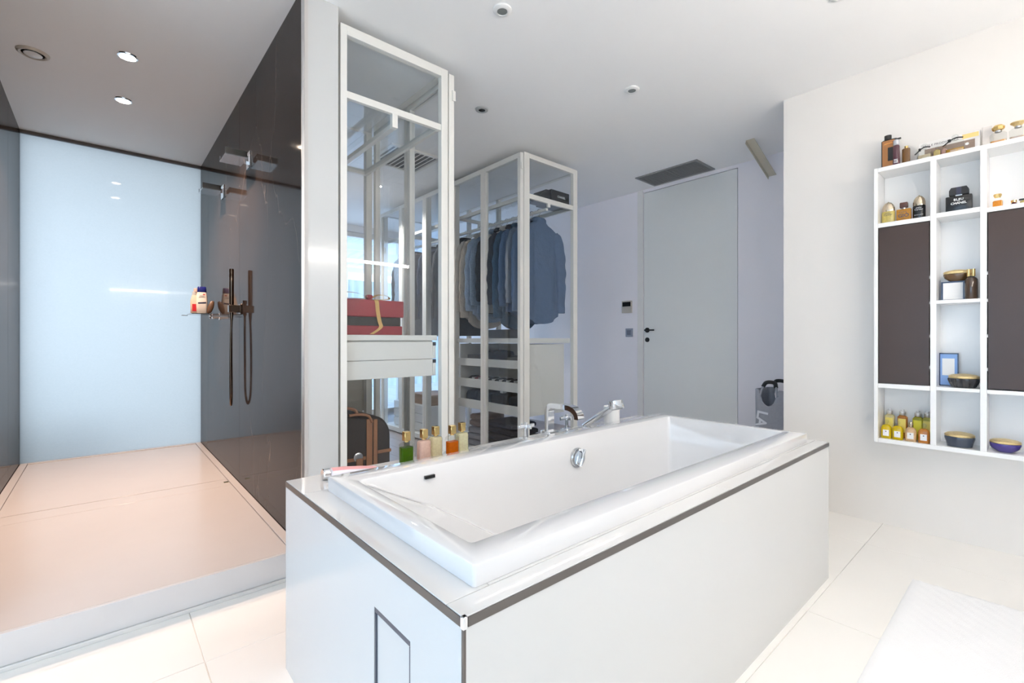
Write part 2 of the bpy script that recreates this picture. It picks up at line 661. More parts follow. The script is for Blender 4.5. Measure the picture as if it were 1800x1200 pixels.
# frosted shower window
w1 = struct(box('window_1', (SX0 - 0.02, SY, SZ), (PX0 + 0.02, SY + 0.012, 2.585), FROST))
box('head_trim', (SX0 + 0.001, SY - 0.02, 2.586), (PX0 - 0.001, SY + 0.05, H - 0.001), mat('dark_head_trim', rgb(92, 86, 82), 0.4), w1)
box('sill', (SX0 + 0.001, SY + 0.013, 0.0), (PX0 - 0.001, SY + 0.1, SZ - 0.001), GROUT, w1)

# far end of the dressing room: glazed doors to a terrace
wf = struct(box('wall_far', (PX1, YF, 0), (1.55, YF + 0.12, H), PAINT))
box('wall_pier', (4.15, YF, 0), (XD + 0.12, YF + 0.12, H), PAINT, wf)
box('wall_lintel', (1.55, YF, 2.52), (4.15, YF + 0.12, H), PAINT, wf)
w3 = struct(box('window_3', (1.55, YF + 0.03, 0), (1.61, YF + 0.09, 2.52), CREAM))
for xa in (2.40, 3.25, 4.09):
    box('window_frame', (xa, YF + 0.03, 0), (xa + 0.06, YF + 0.09, 2.52), CREAM, w3)
box('window_frame', (1.61, YF + 0.03, 0.0), (4.09, YF + 0.09, 0.06), CREAM, w3)
box('window_frame', (1.61, YF + 0.03, 2.46), (4.09, YF + 0.09, 2.52), CREAM, w3)
for xa, xb in ((1.61, 2.40), (2.46, 3.25), (3.31, 4.09)):
    box('pane', (xa, YF + 0.057, 0.06), (xb, YF + 0.063, 2.46), WINGLASS, w3)

# flush door in the door wall
d1 = struct(box('door_1', (XD - 0.001, 1.793, 0.004), (XD + 0.04, 2.748, H - 0.036), mat('door_lacquer', (0.80, 0.805, 0.79), 0.4, var=0.01), bev=0.001, seg=1))
box('jamb', (XD - 0.006, 2.757, 0), (XD + 0.05, 2.823, H - 0.004), mat('jamb_lacquer', (0.80, 0.78, 0.76), 0.4), d1, 0.002, 1)
hd = lathe_to('door_handle', '-X', (XD - 0.001, 2.705, 1.147), [(0.026, 0), (0.026, 0.008), (0.009, 0.009), (0.009, 0.045)], BLACKM, d1, 20)
tube('lever', spline([(XD - 0.044, 2.712, 1.147), (XD - 0.050, 2.68, 1.147), (XD - 0.050, 2.60, 1.146)], 6), 0.008, BLACKM, hd, 10)
lathe_to('lock_rosette', '-X', (XD - 0.001, 2.705, 1.047), [(0.024, 0), (0.024, 0.008), (0.012, 0.010), (0.012, 0.014)], BLACKM, d1, 20)

# ---- outside: terrace beyond the glazed doors, ground by the other windows
PAVE = mat('pale_paving', (0.72, 0.70, 0.70), 0.7, var=0.08, scale=3)
gr = struct(box('ground', (-14, -12, -0.30), (16, 22, -0.12), mat('pale_yard_ground', (0.66, 0.655, 0.64), 0.9, var=0.1, scale=1.5)))
ter = struct(box('terrace', (PX1, YF + 0.12, -0.12), (7.0, 10.4, -0.030), GROUT))
for i in range(11):
    for j in range(7):
        a = PX1 + i * 0.56
        b = YF + 0.13 + j * 0.6
        box('paver', (a + 0.004, b + 0.004, -0.03), (a + 0.552, b + 0.592, -0.010), PAVE, ter)

ev = struct(box('head_dimmer', (SX0 - 0.6, SY + 0.03, 2.62), (PX0, SY + 1.0, 2.74), mat('head_dimmer_grey', (0.30, 0.30, 0.31), 0.8)))  # added overhang, unseen, there to darken the top of the frosted pane
pl = thing('pane_dimmer', 'unseen dark block added outside to dim the lower left of the frosted window', 'pane_dimmer', (-0.35, 5.68, -0.12))  # added dark block behind the frosted pane, shades its lower left
box('dimmer_base', (-0.85, 5.50, -0.119), (0.02, 5.85, 0.16), mat('dimmer_base_dark', rgb(70, 72, 74), 0.7), pl, 0.01, 2)
vs, fs = boxgeo((-0.83, 5.52, 0.1605), (0.0, 5.83, 0.48), 0.08, 4)
link('dimmer_top', [(a + 0.02 * math.sin(c * 40 + b * 30), b, c + 0.02 * math.sin(a * 37)) for a, b, c in vs], fs, mat('dimmer_green', rgb(84, 100, 76), 0.9, var=0.5, scale=30, bump=1.0, bscale=60), pl, True)

# corrugated fence and the terrace roof
pts = []
nn = 150
rings = []
for k in range(nn + 1):
    xx = 1.2 + 6.2 * k / nn
    yy = 9.9 + 0.03 * math.sin(k * 2 * PI / 5)
    rings.append([(xx, yy, -0.05), (xx, yy + 0.004, -0.05), (xx, yy + 0.004, 2.35), (xx, yy, 2.35)])
fence = link('corrugated_fence', *loftgeo(rings), mat('pale_blue_sheet_metal', (0.62, 0.68, 0.78), 0.5))
tag(fence, 'pale blue corrugated metal fence beyond the glazed dressing room doors', 'fence')
troof = thing('terrace_roof', 'ribbed translucent roof on pale beams over the terrace outside', 'roof', (2.9, 8.2, 2.6))
POLY = liquid('ribbed_polycarbonate', (0.72, 0.74, 0.80), 0.3)
rings = []
for k in range(141):
    xx = 1.0 + 6.2 * k / 140
    dz = 0.025 * math.sin(k * 2 * PI / 5)
    rings.append([(xx, 6.4, 3.02 + dz), (xx, 6.4, 3.026 + dz), (xx, 10.2, 2.676 + dz), (xx, 10.2, 2.67 + dz)])
link('roof_sheet', *loftgeo(rings), POLY, troof)
for yy, zz in ((6.6, 2.93), (8.2, 2.78), (9.95, 2.62)):
    box('beam', (1.0, yy - 0.04, zz - 0.11), (7.2, yy + 0.04, zz), CREAM, troof)
for xx in (1.3, 3.9, 6.6):
    box('post', (xx - 0.04, 9.78, -0.01), (xx + 0.04, 9.86, 2.52), CREAM, troof)

# ================================================================== LARGE OBJECTS
# ---- tiled bath surround
TX0, TX1, TY0, TY1, TZ = 0.440, 2.404, 0.620, 1.596, 0.598
RX0, RX1, RY0, RY1, RZ = 0.505, 2.320, 0.679, 1.412, 0.641
su = thing('bath_surround', 'white tiled bath surround with dark metal edge trim and deck', 'bath surround', (1.42, 1.1, 0))
box('front_panel', (TX0 + 0.006, TY0 + 0.001, 0.0), (TX1, TY0 + 0.02, TZ - 0.019), SIDEPANEL, su)
box('back_panel', (TX0, TY1 - 0.02, 0.0), (TX1, TY1, TZ - 0.012), SIDEPANEL, su)
box('end_panel', (TX1 - 0.02, TY0 + 0.021, 0.0), (TX1 - 0.001, TY1 - 0.021, TZ - 0.012), SIDEPANEL, su)
# window-side panel in pieces round the inspection hatch
AY0, AY1, AZ = 0.794, 0.951, 0.475
box('side_panel', (TX0, AY1, 0.0), (TX0 + 0.02, TY1 - 0.021, TZ - 0.019), SIDEPANEL, su)
box('side_panel', (TX0, AY0, AZ), (TX0 + 0.02, AY1, TZ - 0.019), SIDEPANEL, su)
box('side_panel', (TX0, TY0 + 0.006, 0.0), (TX0 + 0.02, AY0, TZ - 0.019), SIDEPANEL, su)
hp = box('access_panel', (TX0 + 0.004, AY0 + 0.007, 0.03), (TX0 + 0.018, AY1 - 0.007, AZ - 0.014), SIDEPANEL, su, 0.001, 1)
HATCH = mat('hatch_profile', rgb(96, 100, 112), 0.35, metal=0.6)
box('access_frame', (TX0 + 0.001, AY0 + 0.0005, AZ - 0.012), (TX0 + 0.019, AY1 - 0.0005, AZ - 0.0005), HATCH, su)
box('access_frame', (TX0 + 0.001, AY0 + 0.0005, 0.01), (TX0 + 0.019, AY0 + 0.006, AZ - 0.0135), HATCH, su)
box('access_frame', (TX0 + 0.001, AY1 - 0.006, 0.01), (TX0 + 0.019, AY1 - 0.0005, AZ - 0.0135), HATCH, su)
box('access_frame', (TX0 + 0.001, AY0 + 0.0065, 0.01), (TX0 + 0.019, AY1 - 0.0065, 0.025), HATCH, su)
# edge trim
box('edge_trim', (TX0 + 0.009, TY0 - 0.001, TZ - 0.018), (TX1, TY0 + 0.012, TZ - 0.002), TRIMDARK, su)
box('edge_trim', (TX0 - 0.001, TY0 + 0.009, TZ - 0.018), (TX0 + 0.012, TY1, TZ - 0.002), TRIMDARK, su)
box('edge_trim', (TX0 + 0.0005, TY0 + 0.0005, 0.0), (TX0 + 0.0055, TY0 + 0.0055, TZ - 0.022), TRIMDARK, su)
box('corner_cap', (TX0 - 0.001, TY0 - 0.001, TZ - 0.021), (TX0 + 0.0085, TY0 + 0.0085, TZ), CHROME, su, 0.001, 1)
# deck tiles round the tub opening
for lo, hi in (((TX0 + 0.001, TY0 + 0.001), (1.42, RY0 - 0.008)), ((1.422, TY0 + 0.001), (TX1, RY0 - 0.008)),
               ((TX0 + 0.001, RY0 - 0.006), (RX0 + 0.03, 1.424)), ((RX1 - 0.03, RY0 - 0.006), (TX1, 1.424)),
               ((TX0 + 0.001, 1.426), (1.42, TY1)), ((1.422, 1.426), (TX1, TY1)),
               ((RX0 + 0.031, 1.39), (RX1 - 0.031, 1.4245)), ((RX0 + 0.031, RY0 - 0.0055), (RX1 - 0.031, RY0 + 0.02))):
    box('deck_tile', (lo[0], lo[1], TZ - 0.011), (hi[0], hi[1], TZ), DECKT, su, 0.0007, 1)

# ---- bathtub
tub = thing('bathtub', 'rectangular white acrylic bathtub with sloped backrest set in tiled surround', 'bathtub', (1.41, 1.045, 0.05))
IX0, IX1, IY0, IY1 = 0.560, 2.262, 0.762, 1.313


def rr(x0, x1, y0, y1, r, z):
    return rrect(x0, x1, y0, y1, r, z, 6)


rings = [
    rr(RX0 + 0.03, RX1 - 0.03, RY0 + 0.03, RY1 - 0.03, 0.012, TZ - 0.03),
    rr(RX0 + 0.001, RX1 - 0.001, RY0 + 0.001, RY1 - 0.001, 0.007, TZ + 0.001),
    rr(RX0, RX1, RY0, RY1, 0.007, RZ - 0.005),
    rr(RX0 + 0.0015, RX1 - 0.0015, RY0 + 0.0015, RY1 - 0.0015, 0.007, RZ - 0.0015),
    rr(RX0 + 0.005, RX1 - 0.005, RY0 + 0.005, RY1 - 0.005, 0.007, RZ),
    rr(IX0 - 0.006, IX1 + 0.006, IY0 - 0.006, IY1 + 0.006, 0.012, RZ),
    rr(IX0 - 0.002, IX1 + 0.002, IY0 - 0.002, IY1 + 0.002, 0.012, RZ - 0.002),
    rr(IX0 + 0.001, IX1, IY0, IY1, 0.012, RZ - 0.007),
    rr(IX0 + 0.235, IX1 - 0.012, IY0 + 0.010, IY1 - 0.012, 0.016, 0.515),
    rr(IX0 + 0.49, IX1 - 0.028, IY0 + 0.022, IY1 - 0.024, 0.022, 0.353),
    rr(IX0 + 0.66, IX1 - 0.05, IY0 + 0.035, IY1 - 0.037, 0.03, 0.245),
    rr(IX0 + 0.72, IX1 - 0.075, IY0 + 0.05, IY1 - 0.052, 0.035, 0.215),
    rr(IX0 + 0.78, IX1 - 0.12, IY0 + 0.085, IY1 - 0.09, 0.04, 0.200),
]
link('tub_shell', *loftgeo(rings, cap0=False), ACRYL, tub, True)
# overflow with turning cover
ov = lathe_to('overflow_plate', '-Y', (1.512, 1.303, 0.550), [(0.002, -0.005), (0.040, -0.005), (0.042, 0.004), (0.039, 0.012), (0.030, 0.013), (0.026, 0.006), (0.001, 0.005)], mat('satin_chrome', (0.60, 0.61, 0.62), 0.08, metal=1), tub, 28)
box('overflow_grip', (1.507, 1.272, 0.514), (1.517, 1.303, 0.588), CHROME, ov, 0.0045, 2)
for p in ov.children[0].data.vertices:
    q = p.co + org(ov) - Vector((1.512, 1.29, 0.55))
    a = math.radians(22)
    q = Vector((q.x * math.cos(a) + q.z * math.sin(a), q.y, -q.x * math.sin(a) + q.z * math.cos(a)))
    p.co = q + Vector((1.520, 1.29, 0.55)) - org(ov)
bd = box('badge', (0.776, 1.302, 0.602), (0.812, 1.3125, 0.612), BLACK, tub)

# ================================================================== WARDROBES
FR = CREAM


def leaf(parent, xa, xb, ya, yb, z0, z1, hinge_side):
    """framed glass door lying in a Y-Z plane"""
    w = 0.036
    d = box('door_leaf', (xa, ya + 0.002, z0), (xb, ya + w, z1), FR, parent, 0.001, 1)
    box('door_stile', (xa, yb - w, z0), (xb, yb - 0.002, z1), FR, d, 0.001, 1)
    box('door_rail', (xa, ya + w, z1 - 0.04), (xb, yb - w, z1), FR, d)
    box('door_rail', (xa, ya + w, z0), (xb, yb - w, z0 + 0.05), FR, d)
    xm = (xa + xb) / 2
    box('pane', (xm - 0.003, ya + w, z0 + 0.05), (xm + 0.003, yb - w, z1 - 0.04), GLASS, d)
    return d


def bars(parent, name, items):
    for lo, hi in items:
        box(name, lo, hi, FR, parent, 0.001, 1)


# ---- wardrobe beside the shower partition
A0, A1, B0 = 0.845, 1.449, 2.190
WT = 2.551
w_a = thing('glass_wardrobe', 'cream framed glass wardrobe against the shower partition holding red box and suitcase', 'wardrobe', (1.147, 3.2, 0), group='glass wardrobes')
ym = [B0, 3.165, 4.16]
box('base_panel', (A0, B0 + 0.036, 0.012), (A1, ym[2], 0.055), FR, w_a)
box('top_panel', (A0 + 0.032, B0 + 0.037, WT - 0.03), (A1 - 0.045, ym[2] - 0.02, WT - 0.006), mat('wardrobe_top', (0.84, 0.84, 0.83), 0.5), w_a)
bars(w_a, 'post', [((A0, B0, 0.012), (0.877, B0 + 0.035, WT)), ((1.406, B0, 0.012), (A1, B0 + 0.035, WT)),
                   ((A0, ym[1], 0.055), (0.877, ym[1] + 0.045, WT)), ((1.406, ym[1], 0.055), (A1, ym[1] + 0.045, WT)),
                   ((A0, ym[2] - 0.04, 0.055), (0.877, ym[2], WT)), ((1.406, ym[2] - 0.04, 0.055), (A1, ym[2], WT))])
bars(w_a, 'rail', [((0.877, B0, WT - 0.046), (1.406, B0 + 0.035, WT)), ((0.877, B0, 0.012), (1.406, B0 + 0.035, 0.055)),
                   ((1.406, B0 + 0.035, WT - 0.03), (A1, ym[1], WT)), ((A0, B0 + 0.035, WT - 0.03), (0.877, ym[1], WT)),
                   ((1.406, ym[1] + 0.045, WT - 0.03), (A1, ym[2] - 0.04, WT)), ((0.877, ym[1], WT - 0.046), (1.406, ym[1] + 0.04, WT))])
bars(w_a, 'shelf_rail', [((0.877, B0 + 0.004, 2.206), (1.406, B0 + 0.026, 2.240)), ((1.384, B0 + 0.026, 2.206), (1.406, ym[1], 2.240)),
                         ((0.877, B0 + 0.026, 2.206), (0.899, ym[1], 2.240)), ((0.899, ym[1] - 0.022, 2.206), (1.384, ym[1], 2.240))])
box('glass_shelf', (0.899, B0 + 0.026, 2.226), (1.384, ym[1] - 0.022, 2.234), SHELFGLASS, w_a)
hr = box('hanging_rail', (1.114, B0 + 0.03, 2.138), (1.144, ym[1] - 0.03, 2.162), FR, w_a, 0.002, 1)
box('rail_bracket', (1.114, B0 + 0.004, 2.138), (1.144, B0 + 0.030, 2.206), FR, hr)
box('rail_bracket', (1.114, ym[1] - 0.03, 2.138), (1.144, ym[1] - 0.004, 2.206), FR, hr)
box('pane', (0.877, B0 + 0.029, 0.055), (1.406, B0 + 0.034, WT - 0.046), GLASS, w_a)
box('shelf_board', (0.877, B0 + 0.036, 1.045), (1.400, ym[1] - 0.002, 1.073), FR, w_a, 0.001, 1)
for z0, z1 in ((0.9445, 1.038), (0.850, 0.9425)):
    dr = box('drawer', (0.882, B0 + 0.042, z0), (1.376, ym[1] - 0.03, z1), FR, w_a, 0.001, 1)
    box('drawer_front', (1.377, B0 + 0.042, z0), (1.396, ym[1] - 0.03, z1 - 0.022), FR, dr, 0.001, 1)
    box('finger_slot', (1.3765, B0 + 0.040, z1 - 0.0215), (1.396, ym[1] - 0.03, z1 - 0.002), BLACKM, dr)
box('drawer_hanger', (0.882, B0 + 0.060, 1.0385), (1.384, ym[1] - 0.03, 1.0445), FR, w_a)
for ya, yb in ((B0 + 0.0, 2.670), (2.672, 3.160)):
    leaf(w_a, 1.456, 1.492, ya, yb, 0.012, WT - 0.012, 0)
box('hinge', (1.476, B0 - 0.006, 2.392), (1.497, B0 - 0.0005, 2.449), FR, w_a, 0.001, 1)
# low chest in the second bay
ch = box('drawer_chest', (0.88, ym[1] + 0.05, 0.056), (1.40, ym[2] - 0.05, 0.78), mat('beige_lacquer', rgb(176, 170, 156), 0.35), w_a, 0.002, 1)
for z0 in (0.07, 0.305, 0.54):
    box('drawer_face', (1.401, ym[1] + 0.052, z0), (1.418, ym[2] - 0.052, z0 + 0.225), MATS['beige_lacquer'], ch, 0.002, 1)

# ---- wardrobe in the middle of the dressing room
D0, D1, E0, E1 = 2.526, 3.171, 2.727, 5.21
w_b = thing('glass_wardrobe', 'cream framed glass wardrobe full of hanging shirts and open trays', 'wardrobe', (2.85, 3.97, 0), group='glass wardrobes')
EY = [E0, 3.70, 4.70, E1]
box('base_panel', (D0, E0 + 0.036, 0.012), (D1, E1, 0.050), FR, w_b)
box('top_panel', (D0 + 0.04, E0 + 0.037, WT - 0.03), (D1 - 0.05, E1 - 0.03, WT - 0.006), MATS['wardrobe_top'], w_b)
bars(w_b, 'post', [((D0, E0, 0.012), (2.586, E0 + 0.035, WT)), ((3.118, E0, 0.012), (D1, E0 + 0.035, WT))])
for y in (3.70, 4.21, 4.72):
    bars(w_b, 'post', [((D0, y - 0.02, 0.05), (D0 + 0.04, y + 0.02, WT))])
for y in (3.80, 4.33):
    bars(w_b, 'post', [((3.131, y - 0.02, 0.05), (D1, y + 0.02, WT))])
bars(w_b, 'post', [((D0, E1 - 0.04, 0.05), (D0 + 0.04, E1, WT)), ((3.131, E1 - 0.04, 0.05), (D1, E1, WT))])
bars(w_b, 'rail', [((2.586, E0, WT - 0.040), (3.118, E0 + 0.035, WT)), ((2.586, E0, 0.012), (3.118, E0 + 0.035, 0.05)),
                   ((D0, E0 + 0.035, WT - 0.03), (D0 + 0.04, E1 - 0.04, WT)), ((3.131, E0 + 0.035, WT - 0.03), (D1, E1 - 0.04, WT)),
                   ((D0 + 0.04, E1 - 0.04, WT - 0.04), (3.131, E1, WT))])
bars(w_b, 'shelf_rail', [((2.586, E0 + 0.004, 2.190), (3.118, E0 + 0.026, 2.229)), ((D0 + 0.04, E0 + 0.036, 2.194), (D0 + 0.062, E1 - 0.04, 2.226)),
                         ((3.109, E0 + 0.036, 2.194), (3.131, E1 - 0.04, 2.226)), ((D0 + 0.062, 3.69, 2.194), (3.109, 3.71, 2.226)),
                         ((D0 + 0.062, 4.71, 2.194), (3.109, 4.73, 2.226))])
for a, b in ((E0 + 0.036, 3.688), (3.712, 4.708), (4.732, E1 - 0.045)):
    box('glass_shelf', (D0 + 0.063, a, 2.215), (3.108, b, 2.223), SHELFGLASS, w_b)
hr = box('hanging_rail', (2.802, E0 + 0.03, 2.135), (2.830, E1 - 0.05, 2.158), FR, w_b, 0.002, 1)
for y in (E0 + 0.004, 3.692, 4.712):
    box('rail_bracket', (2.802, y, 2.159), (2.830, y + 0.018, 2.192), FR, hr)
box('pane', (2.586, E0 + 0.029, 0.05), (3.118, E0 + 0.034, WT - 0.04), GLASS, w_b)
box('shelf_board', (D0 + 0.01, E0 + 0.036, 1.020), (3.112, 3.678, 1.060), FR, w_b, 0.001, 1)
tu = box('tray_unit', (2.567, E0 + 0.050, 0.415), (3.050, E0 + 0.068, 1.010), FR, w_b, 0.001, 1)
box('tray_side', (2.567, 3.660, 0.415), (3.050, 3.678, 1.010), FR, tu)
box('tray_back', (3.032, E0 + 0.069, 0.415), (3.050, 3.659, 1.010), FR, tu)
for z0, z1 in ((0.808, 0.876), (0.612, 0.690), (0.420, 0.497)):
    tr = box('tray_front', (2.548, E0 + 0.050, z0), (2.566, 3.678, z1), FR, w_b, 0.001, 1)
    box('tray_bottom', (2.567, E0 + 0.070, z0 + 0.004), (3.030, 3.658, z0 + 0.014), FR, tr)
cuts = [E0 + 0.003, 3.215, 3.70, 4.205, 4.715, E1]
for ya, yb in zip(cuts[:-1], cuts[1:]):
    leaf(w_b, 2.489, 2.522, ya, yb, 0.012, WT - 0.012, 0)
box('hinge', (2.492, E0 - 0.004, 2.405), (2.513, E0 + 0.0015, 2.455), FR, w_b, 0.001, 1)
# chest in the far bay
ch = box('drawer_chest', (2.60, 4.26, 0.051), (3.05, 5.05, 0.34), LAQ, w_b, 0.002, 1)
for z0 in (0.06, 0.155, 0.25):
    box('drawer_face', (2.582, 4.262, z0), (2.599, 5.048, z0 + 0.086), LAQ, ch, 0.001, 1)

# ================================================================== CLOTHES
def cloth(name, col, var=0.15, scale=25):
    return mat(name, col, 0.9, var=var, scale=scale, bump=0.7, bscale=17, spec=0.2, bdist=0.02)


def garment(name, label, cat, y, col_mat, x=2.816, ztop=2.068, length=0.87, hw=0.225, depth=0.045, seed=1, rot=0.0,
            collar=True, shirttail=0.055, group=None, sleeve=0.77, fold=0.010):
    rnd = random.Random(seed)
    o = thing(name, label, cat, (x, y, ztop - length), rot, group)
    N = 44
    ph = [rnd.uniform(0, 6.28) for _ in range(6)]
    prof = [(0.000, 0.058, min(0.040, depth + 0.012)), (-0.018, 0.068, min(0.046, depth + 0.014)), (-0.035, 0.100, min(0.042, depth + 0.01)), (-0.055, 0.150, min(0.036, depth + 0.005)), (-0.080, hw - 0.030, min(0.034, depth + 0.003)),
            (-0.115, hw - 0.006, min(0.037, depth + 0.002)), (-0.17, hw, min(0.042, depth)), (-0.26, hw - 0.004, depth), (-0.38, hw - 0.012, depth + 0.004),
            (-0.52, hw - 0.016, depth + 0.006), (-0.66, hw - 0.012, depth + 0.008), (-0.78, hw - 0.008, depth + 0.008), (-length, hw - 0.012, depth + 0.006)]
    rings = []
    for i, (dz, a, b) in enumerate(prof):
        t = i / (len(prof) - 1)
        ring = []
        for k in range(N):
            th = 2 * PI * k / N
            c, s = math.cos(th), math.sin(th)
            px_ = a * math.copysign(abs(c) ** 0.7, c)
            py_ = b * math.copysign(abs(s) ** 0.8, s)
            f = t ** 0.8 * fold
            py_ += f * math.sin(3.1 * px_ / a * 2.2 + ph[0]) + f * 0.8 * math.sin(px_ * 46 + ph[1] + 2 * t)
            px_ += 0.006 * t * math.sin(9 * t + ph[2])
            z = length + dz
            if i == len(prof) - 1:
                z += shirttail * (min(1, (px_ / a) ** 2) * 1.3 - 0.3)
            ring.append((px_, py_, z))
        rings.append(ring)
    link('body', *loftgeo(rings), col_mat, o, True, local=True)
    for s in (-1, 1):
        pth = [(s * (hw - 0.055), 0, length - 0.10), (s * (hw - 0.012), -0.005, length - 0.17), (s * (hw + 0.022), -0.012 + 0.01 * math.sin(ph[3]), length - 0.32),
               (s * (hw + 0.030), -0.016, length - 0.48), (s * (hw + 0.034), -0.010 + 0.012 * math.sin(ph[4]), length - 0.62), (s * (hw + 0.026), -0.012, length - sleeve)]
        rad = [0.052, 0.070, 0.062, 0.055, 0.050, 0.047]
        pts = spline(pth, 5)
        rs = []
        for i in range(len(pts)):
            u = i / 5
            j = min(int(u), len(rad) - 2)
            rr_ = rad[j] + (rad[j + 1] - rad[j]) * (u - j)
            rs.append(rr_ * (1 + 0.06 * math.sin(i * 1.7 + ph[5])))
        vs, fs = tubegeo(pts, rs, 16)
        vs = [(vx, vy * (0.36 if depth < 0.03 else 0.55) + 0.004 * math.sin(vz * 40 + ph[2]), vz) for vx, vy, vz in vs]
        sl = link('sleeve', vs, fs, col_mat, o, True, local=True)
        if collar:
            cx = pts[-1]
            vs, fs = tubegeo([cx + Vector((0, 0, 0.055)), cx + Vector((0, 0, 0.0)), cx + Vector((0, 0, -0.004))], [0.050, 0.051, 0.046], 16)
            vs = [(vx, vy * (0.40 if depth < 0.03 else 0.6), vz) for vx, vy, vz in vs]
            link('cuff', vs, fs, col_mat, sl, True, local=True)
    if collar:
        rings = []
        for dz, a, b in ((-0.020, 0.066, 0.034), (0.012, 0.062, 0.032), (0.022, 0.064, 0.033), (0.012, 0.078, 0.036), (-0.012, 0.086, 0.038)):
            rings.append([(a * math.cos(2 * PI * k / 24), b * math.sin(2 * PI * k / 24) + (0.006 if dz < 0 else 0), length + dz) for k in range(24)])
        link('collar', *loftgeo(rings, False, False), col_mat, o, True, local=True)
    return o


def hanger(y, label_tail, x=2.816, zs=1.985):
    h = thing('clothes_hanger', 'wire topped clothes hanger on the rail ' + label_tail, 'hanger', (x, y, zs - 0.02), 0, 'hangers on the wardrobe rail')
    hook = [(0, 0, 0.07), (0, 0, 0.150), (0.012, 0, 0.165), (0.021, 0, 0.180), (0.019, 0, 0.196), (0.006, 0, 0.2045), (-0.010, 0, 0.200), (-0.017, 0, 0.186)]
    tube('hook', spline(hook, 4), 0.0022, STEEL, h, 6, local=True)
    tube('arm', spline([(-0.19, 0, 0.0), (-0.12, 0, 0.030), (-0.05, 0, 0.058), (0, 0, 0.072), (0.05, 0, 0.058), (0.12, 0, 0.030), (0.19, 0, 0.0)], 4), 0.006, WHITEP, h, 8, local=True)


shirts = [
    ('shirt', 'mid blue denim shirt hanging by the glass end of the wardrobe', 2.852, cloth('denim_blue', rgb(92, 112, 140)), 0.87, 0.235, 0.0),
    ('shirt', 'grey blue chambray shirt behind the mid blue denim shirt', 2.945, cloth('chambray', rgb(112, 126, 146)), 0.80, 0.225, 0.02),
    ('shirt', 'bright indigo shirt between chambray shirt and dark teal denim shirt', 3.030, cloth('indigo', rgb(74, 98, 132)), 0.82, 0.225, 0.01),
    ('shirt', 'dark teal denim shirt, longest of the hanging shirts', 3.115, cloth('teal_denim', rgb(52, 80, 104)), 0.92, 0.225, 0.02),
    ('jacket', 'charcoal jacket between teal denim shirt and pale grey shirt', 3.19, cloth('charcoal_cloth', rgb(58, 58, 66)), 0.80, 0.23, 0.0),
    ('shirt', 'pale grey linen shirt next to charcoal jacket', 3.28, cloth('pale_grey_linen', rgb(186, 180, 174)), 0.70, 0.225, 0.05),
    ('shirt', 'black shirt between pale grey and speckled print shirts', 3.355, cloth('black_cloth', rgb(34, 35, 40)), 0.75, 0.22, 0.0),
    ('shirt', 'blue and white speckled print shirt beside sky blue shirt', 3.438, mat('speckled_print', rgb(130, 146, 166), 0.9, var=0.75, scale=150, spec=0.2), 0.79, 0.22, 0.0),
    ('shirt', 'sky blue shirt beside speckled print shirt', 3.518, cloth('sky_blue', rgb(160, 176, 198)), 0.84, 0.22, 0.0),
    ('shirt', 'beige linen shirt between sky blue and cream shirts', 3.598, cloth('beige_linen', rgb(196, 184, 170)), 0.90, 0.225, 0.0),
    ('shirt', 'cream shirt at the far end of the light shirts', 3.678, cloth('cream_cloth', rgb(206, 200, 192)), 0.84, 0.225, 0.04),
]
for i, (nm, lab, y, m, ln, hw, rt) in enumerate(shirts):
    garment(nm, lab, nm, y, m, length=ln, hw=hw, seed=11 + i, rot=rt, group='shirts on the wardrobe rail', sleeve=ln - 0.09, depth=0.036 if i == 0 else 0.020, fold=0.014 if i == 0 else 0.007)
    hanger(y, 'inside the ' + lab.split(' shirt')[0].split(' jacket')[0] + (' jacket' if nm == 'jacket' else ' shirt'))
jk = [
    ('black suit jacket nearest the white and cream shirts', 3.92, 'suit_black', rgb(30, 30, 33)),
    ('charcoal suit jacket between black and navy suit jackets', 4.06, 'suit_charcoal', rgb(52, 50, 52)),
    ('navy suit jacket beside charcoal suit jacket', 4.36, 'suit_navy', rgb(36, 42, 58)),
    ('dark brown suit jacket between navy and slate suit jackets', 4.53, 'suit_brown', rgb(48, 43, 42)),
    ('slate suit jacket at the far end of the rail', 4.92, 'suit_slate', rgb(50, 54, 62)),
]
for i, (lab, y, n, c) in enumerate(jk):
    garment('suit_jacket', lab, 'jacket', y, cloth(n, c), length=0.98, hw=0.245, depth=0.05, seed=40 + i, rot=0.05 * ((i % 3) - 1),
            group='suit jackets on the wardrobe rail', shirttail=0.0, sleeve=0.80)
    hanger(y, 'inside the ' + lab.split(' jacket')[0] + ' jacket')


# ---- folded clothes and small things in the trays
def folded(name, label, cat, lo, hi, m, seed=0, group=None, layers=1):
    """soft folded pile: rounded slab with a sagging, creased top"""
    rnd = random.Random(seed)
    hz = (hi[2] - lo[2]) / layers
    o = None
    geos = []
    for l in range(layers):
        j = 0.012 * rnd.uniform(-1, 1)
        rings = []
        for t, ins in ((0, 0.012), (0.2, 0.0), (0.75, 0.0), (0.95, 0.010), (1.0, 0.030)):
            ring = rrect(lo[0] + ins + j, hi[0] - ins + j, lo[1] + ins, hi[1] - ins, 0.03, lo[2] + (l + t) * hz, 5)
            ring = [(a + 0.006 * math.sin(b * 60 + l + seed), b + 0.006 * math.sin(a * 50 + 2 * l + seed), c + (0.006 * math.sin(a * 25 + b * 31 + seed) if t > 0.5 else 0)) for a, b, c in ring]
            rings.append(ring)
        geos.append(loftgeo(rings))
    o = link(name, *join(*geos), m, None, True)
    return tag(o, label, cat, group)


DKBLUE = cloth('dark_blue_knit', rgb(30, 38, 52))
DKCL = cloth('black_jersey', rgb(24, 25, 29))
GREYC = cloth('grey_jersey', rgb(96, 96, 100))
